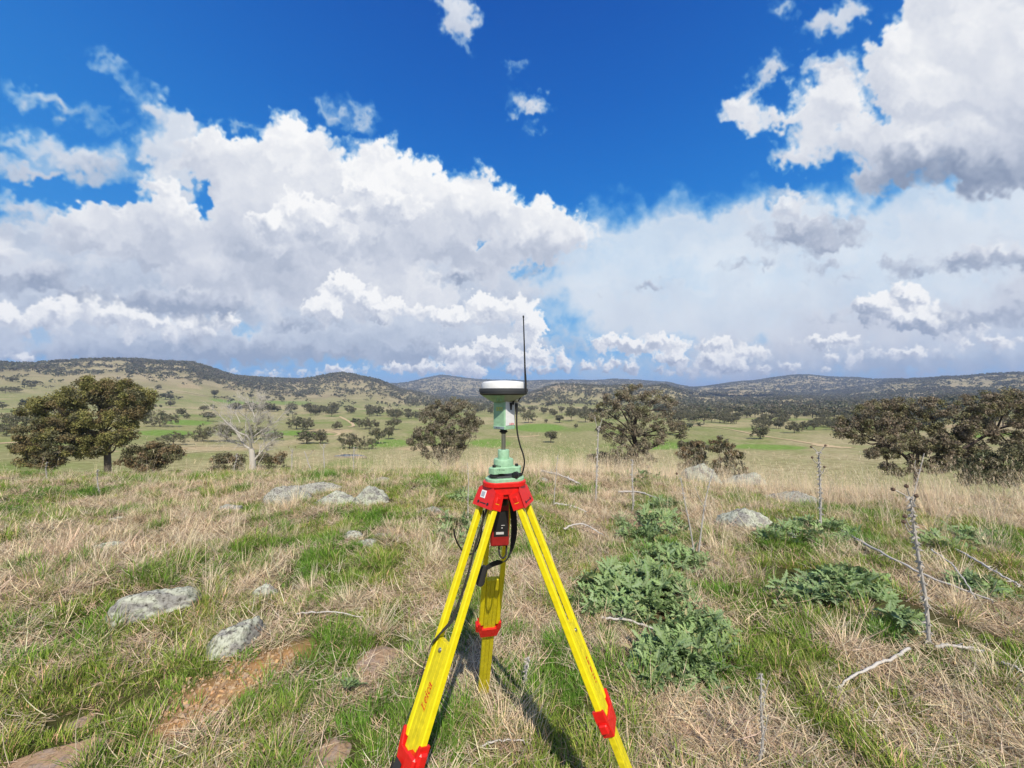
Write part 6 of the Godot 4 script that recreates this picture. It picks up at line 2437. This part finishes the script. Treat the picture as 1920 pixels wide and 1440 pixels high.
func dead_thistles():
	var pale := paint("dead thistle stalk", Color(0.47, 0.44, 0.405), 0.95)
	var husk := paint("dead thistle head", Color(0.13, 0.085, 0.06), 0.95)
	# upright: foot row and column, then points up the stem (column, row, lean towards the camera), thickness in pixels, branches, heads
	var upright := [
		["tallest dead thistle, a pale spiny stalk with brown heads standing at the right", [[1742, 1212], [1728, 1130], [1716, 1050], [1708, 985], [1703, 932]], 6.5, [[[1703, 936], [1690, 926], [1672, 917]], [[1703, 940], [1700, 925], [1696, 912]], [[1704, 950], [1710, 938], [1713, 930]], [[1708, 990], [1700, 985], [1692, 968]], [[1709, 1000], [1698, 994], [1690, 978]]], true, 46],
		["thin bare stalk forking above the brow just behind the tallest dead thistle", [[1708, 945], [1712, 915], [1722, 880], [1730, 850]], 2.6, [[[1718, 890], [1712, 876], [1714, 862]]], false, 8],
		["straight pale dead thistle on the brow between the domed rock and spreading tree", [[1538, 996], [1535, 940], [1534, 890], [1533, 848]], 4.2, [[[1533, 852], [1526, 842], [1520, 838]], [[1533, 850], [1540, 842], [1545, 836]], [[1534, 872], [1524, 864], [1521, 858]], [[1535, 890], [1541, 884], [1543, 876]]], true, 34],
		["tall white dead stalk with forked tip left of the middle gum", [[1117, 942], [1118, 890], [1120, 840], [1122, 800]], 3.6, [[[1121, 812], [1118, 798], [1115, 782]], [[1122, 810], [1125, 798], [1129, 784]]], false, 22],
		["ragged white dead stalk near the bottom right of the tripod", [[1418, 1432], [1421, 1380], [1419, 1320], [1420, 1256]], 5.0, [[[1420, 1330], [1428, 1290], [1434, 1268]], [[1420, 1380], [1428, 1350], [1432, 1330]]], false, 26],
		["slim leaning dead stalk with a brown head right of the dark thistle patch", [[1304, 1046], [1292, 990], [1282, 940], [1275, 896]], 3.0, [[[1276, 905], [1272, 894], [1268, 888]]], true, 10],
		["slim dead stalk leaning right, crossing the leaning one with the brown head", [[1308, 1046], [1314, 980], [1322, 930], [1336, 880]], 3.0, [[[1318, 950], [1308, 930], [1302, 912]]], false, 10],
		["grey dead stalk standing in the dark thistle patch", [[1186, 960], [1186, 930], [1184, 895], [1185, 862]], 3.5, [[[1185, 900], [1190, 888], [1194, 884]]], false, 14],
		["slender pale stalk close to the right of the receiver's cable", [[1038, 948], [1040, 915], [1043, 880], [1046, 852]], 1.8, [], false, 8],
		["thin grey stalk right beside the left of the tribrach", [[878, 985], [878, 940], [879, 900], [877, 868]], 1.9, [], false, 12],
		["dead thistle with round head on the brow, left of the pond", [[609, 884], [609, 866], [608, 846], [609, 832]], 2.0, [[[608, 842], [602, 834], [600, 830]], [[608, 840], [614, 832], [615, 828]]], true, 10],
		["dead thistle with round head on the brow, right beside the pond", [[664, 884], [664, 866], [664, 850], [665, 838]], 2.0, [[[664, 848], [670, 840], [671, 836]]], true, 10],
		["pale dead thistle on the brow right of the pale dead tree", [[548, 880], [549, 865], [549, 850], [549, 840]], 1.9, [[[549, 848], [545, 840], [543, 838]], [[549, 848], [554, 841], [555, 838]]], true, 10],
		["two-branched thistle on the brow between the dead tree and the pond", [[585, 882], [580, 868], [576, 856], [572, 846]], 1.8, [[[578, 860], [584, 850], [588, 844]]], true, 8],
		["short dead stalk on the left brow in front of the big gum", [[187, 925], [187, 905], [186, 890], [187, 880]], 2.0, [], false, 14],
		["thin pale stalk at the far left of the brow", [[90, 905], [91, 890], [90, 876], [92, 866]], 1.8, [], false, 8],
		["dead stalk on the brow under the dark bush left of centre", [[440, 884], [442, 872], [445, 862], [446, 850]], 1.8, [[[445, 862], [450, 856], [452, 852]]], false, 8],
		["long pale grass stem rising over the slab in the bottom left corner", [[148, 1438], [157, 1360], [172, 1295]], 1.6, [], false, 0],
		["long pale grass stem leaning right in front of the orange earth", [[252, 1438], [290, 1360], [330, 1285]], 1.6, [], false, 0],
		["short pale grass stem at the left edge near the bottom", [[25, 1438], [26, 1390], [22, 1340]], 1.6, [], false, 0],
		["short white broken stalk standing just right of the rear tripod foot", [[985, 1282], [985, 1262], [987, 1242], [990, 1226]], 5.0, [], false, 16]]
	for e in upright:
		var pts: Array = e[1]
		var foot := on_hilltop(pts[0][0], pts[0][1])
		var deep := -foot.z
		var u := deep / FOCAL
		var at := func(px: float, row: float, toward := 0.0) -> Vector3:
			var d := deep - toward
			return Vector3((px - 960.0) * d / FOCAL, EYE + (HORIZON_ROW - row) * d / FOCAL, -d) - foot
		var grass: bool = e[5] == 0
		var root := thing("grass_stem" if grass else "dead_thistle", e[0], "grass stem" if grass else "dead thistle", foot)
		var s := Shape.new()
		var line := []
		for k in pts.size():
			line.append(at.call(pts[k][0], pts[k][1], 0.03 * k))
		line[0] = Vector3(0, -0.04, 0)
		line = smoothed(line, 6)
		var r0: float = e[2] * u * 0.5
		var radii := []
		for k in line.size():
			radii.append(r0 * lerpf(1.0, 0.45, float(k) / (line.size() - 1)) * rng.randf_range(0.85, 1.15))
		s.tube(line, radii, 7)
		part("stem", s.mesh(), paint("pale straw", PALE, 0.9) if grass else pale, root)
		if grass:
			continue
		s = Shape.new()
		# the papery remains of leaves and spines down the stem
		for k in e[5] * 4:
			var a: Vector3 = line[rng.randi() % line.size()]
			var d := anywhere()
			d.y = d.y * 0.4 - 0.15
			var l := r0 * rng.randf_range(1.2, 3.6)
			var w := d.cross(Vector3.UP).normalized() * r0 * rng.randf_range(0.25, 0.6)
			var q := a + d * r0 * 0.6
			s.tri(q - w, q + w, q + d * l + Vector3(0, -l * rng.randf_range(0.0, 0.6), 0))
			s.tri(q - Vector3(0, r0, 0), q + Vector3(0, r0, 0), q + d * l * 0.7)
		part("dry_leaf_remains", s.mesh(), pale, root).set_meta("kind", "stuff")
		for br in e[3]:
			s = Shape.new()
			var b_line := []
			for k in br.size():
				b_line.append(at.call(br[k][0], br[k][1], 0.06 + 0.02 * k))
			b_line = smoothed(b_line, 4)
			s.tube(b_line, [r0 * 0.42, r0 * 0.4, r0 * 0.36, r0 * 0.3], 6)
			var branch := part("branch", s.mesh(), pale, root)
			if e[4]:
				s = Shape.new()
				var tip: Vector3 = b_line[b_line.size() - 1]
				var hr := maxf(0.012, r0 * 1.0)
				var dir: Vector3 = (tip - b_line[b_line.size() - 3]).normalized()
				var side := dir.cross(Vector3(0.3, 0.2, 1)).normalized()
				var bs := Basis(side, dir, side.cross(dir))
				s.lathe(Transform3D(bs, tip), [[0.0, -hr * 0.4], [hr * 0.8, 0.0], [hr, hr * 0.6], [hr * 0.7, hr * 1.3], [hr * 0.4, hr * 1.4], [0.0, hr * 0.9]], 10)
				for k in 26:
					var d := (anywhere() + dir * 0.8).normalized()
					var w := d.cross(anywhere()).normalized() * hr * 0.12
					s.tri(tip + dir * hr * 0.4 - w, tip + dir * hr * 0.4 + w, tip + dir * hr * 0.4 + d * hr * rng.randf_range(1.4, 2.2))
				part("seed_head", s.mesh(), husk, branch)
	# fallen stalks lying in the grass
	var fallen := [
		["long pale fallen branch lying behind the tallest dead thistle", [[1576, 1002], [1650, 1052], [1740, 1100], [1860, 1140]], 3.6, 0.09],
		["grey fallen stalk at the right edge with curled dead leaves", [[1790, 1036], [1830, 1062], [1875, 1090], [1912, 1106]], 3.8, 0.06],
		["short pale stick pointing down left below the tallest dead thistle", [[1708, 1226], [1660, 1256], [1610, 1280], [1566, 1300]], 5.0, 0.05],
		["white piece of stalk lying flat right of the tallest thistle's foot", [[1756, 1220], [1790, 1223], [1845, 1228]], 6.0, 0.04],
		["grey fallen stick at the end of the thistle strip by the domed rock", [[1430, 990], [1460, 1000], [1492, 1014]], 5.0, 0.07],
		["pale fallen stick on dead grass between two thistle patches", [[1128, 1168], [1180, 1180], [1250, 1196]], 4.5, 0.06],
		["pale twig among dry grass right of the tripod head, ending in a grey tuft", [[1016, 888], [1050, 900], [1086, 912]], 4.0, 0.1],
		["white stick at the right edge above the bottom corner", [[1876, 1252], [1900, 1266], [1925, 1276]], 5.0, 0.05],
		["arched grey twig in dry grass right of the tripod's red head", [[1058, 1002], [1090, 1000], [1130, 1014]], 3.0, 0.12],
		["grey forked stick lying behind the dark thistle patch", [[1160, 930], [1200, 936], [1248, 948]], 3.6, 0.12],
		["thin straight stick in dry grass above the brown stone", [[556, 1160], [620, 1162], [680, 1166]], 2.6, 0.06],
		["pale stick on the turf at the bottom, below the tripod's centre", [[900, 1408], [940, 1404], [990, 1402]], 3.0, 0.04],
		["fallen grey stalk in the dry grass left of the dark thistle patch", [[1040, 950], [1070, 958], [1100, 966]], 3.6, 0.08],
		["pale curved stalk rising over straw right of the tallest thistle", [[1748, 1045], [1790, 1090], [1830, 1140]], 2.4, 0.12]]
	for e in fallen:
		var pts := []
		var first := on_hilltop(e[1][0][0], e[1][0][1])
		for k in e[1].size():
			var q := on_hilltop(e[1][k][0], e[1][k][1])
			pts.append(q + Vector3(0, e[3] * (1.0 if k > 0 and k < e[1].size() - 1 else 0.6), 0) - first)
		var root := thing("fallen_stalk", e[0], "dead stalk", first)
		var line := smoothed(pts, 8)
		for k in line.size():
			line[k] += anywhere() * 0.006
		var r0: float = e[2] * -first.z / FOCAL * 0.5
		var radii := []
		for k in line.size():
			radii.append(r0 * lerpf(1.1, 0.6, float(k) / (line.size() - 1)) * rng.randf_range(0.85, 1.15))
		var s := Shape.new()
		s.tube(line, radii, 7)
		part("stem", s.mesh(), pale, root)
		s = Shape.new()
		for k in 26:
			var a: Vector3 = line[rng.randi() % line.size()]
			var d := anywhere()
			var w := d.cross(anywhere()).normalized() * r0 * rng.randf_range(0.3, 0.8)
			s.tri(a - w, a + w, a + d * r0 * rng.randf_range(2.0, 5.5))
		part("dry_leaf_remains", s.mesh(), pale, root).set_meta("kind", "stuff")
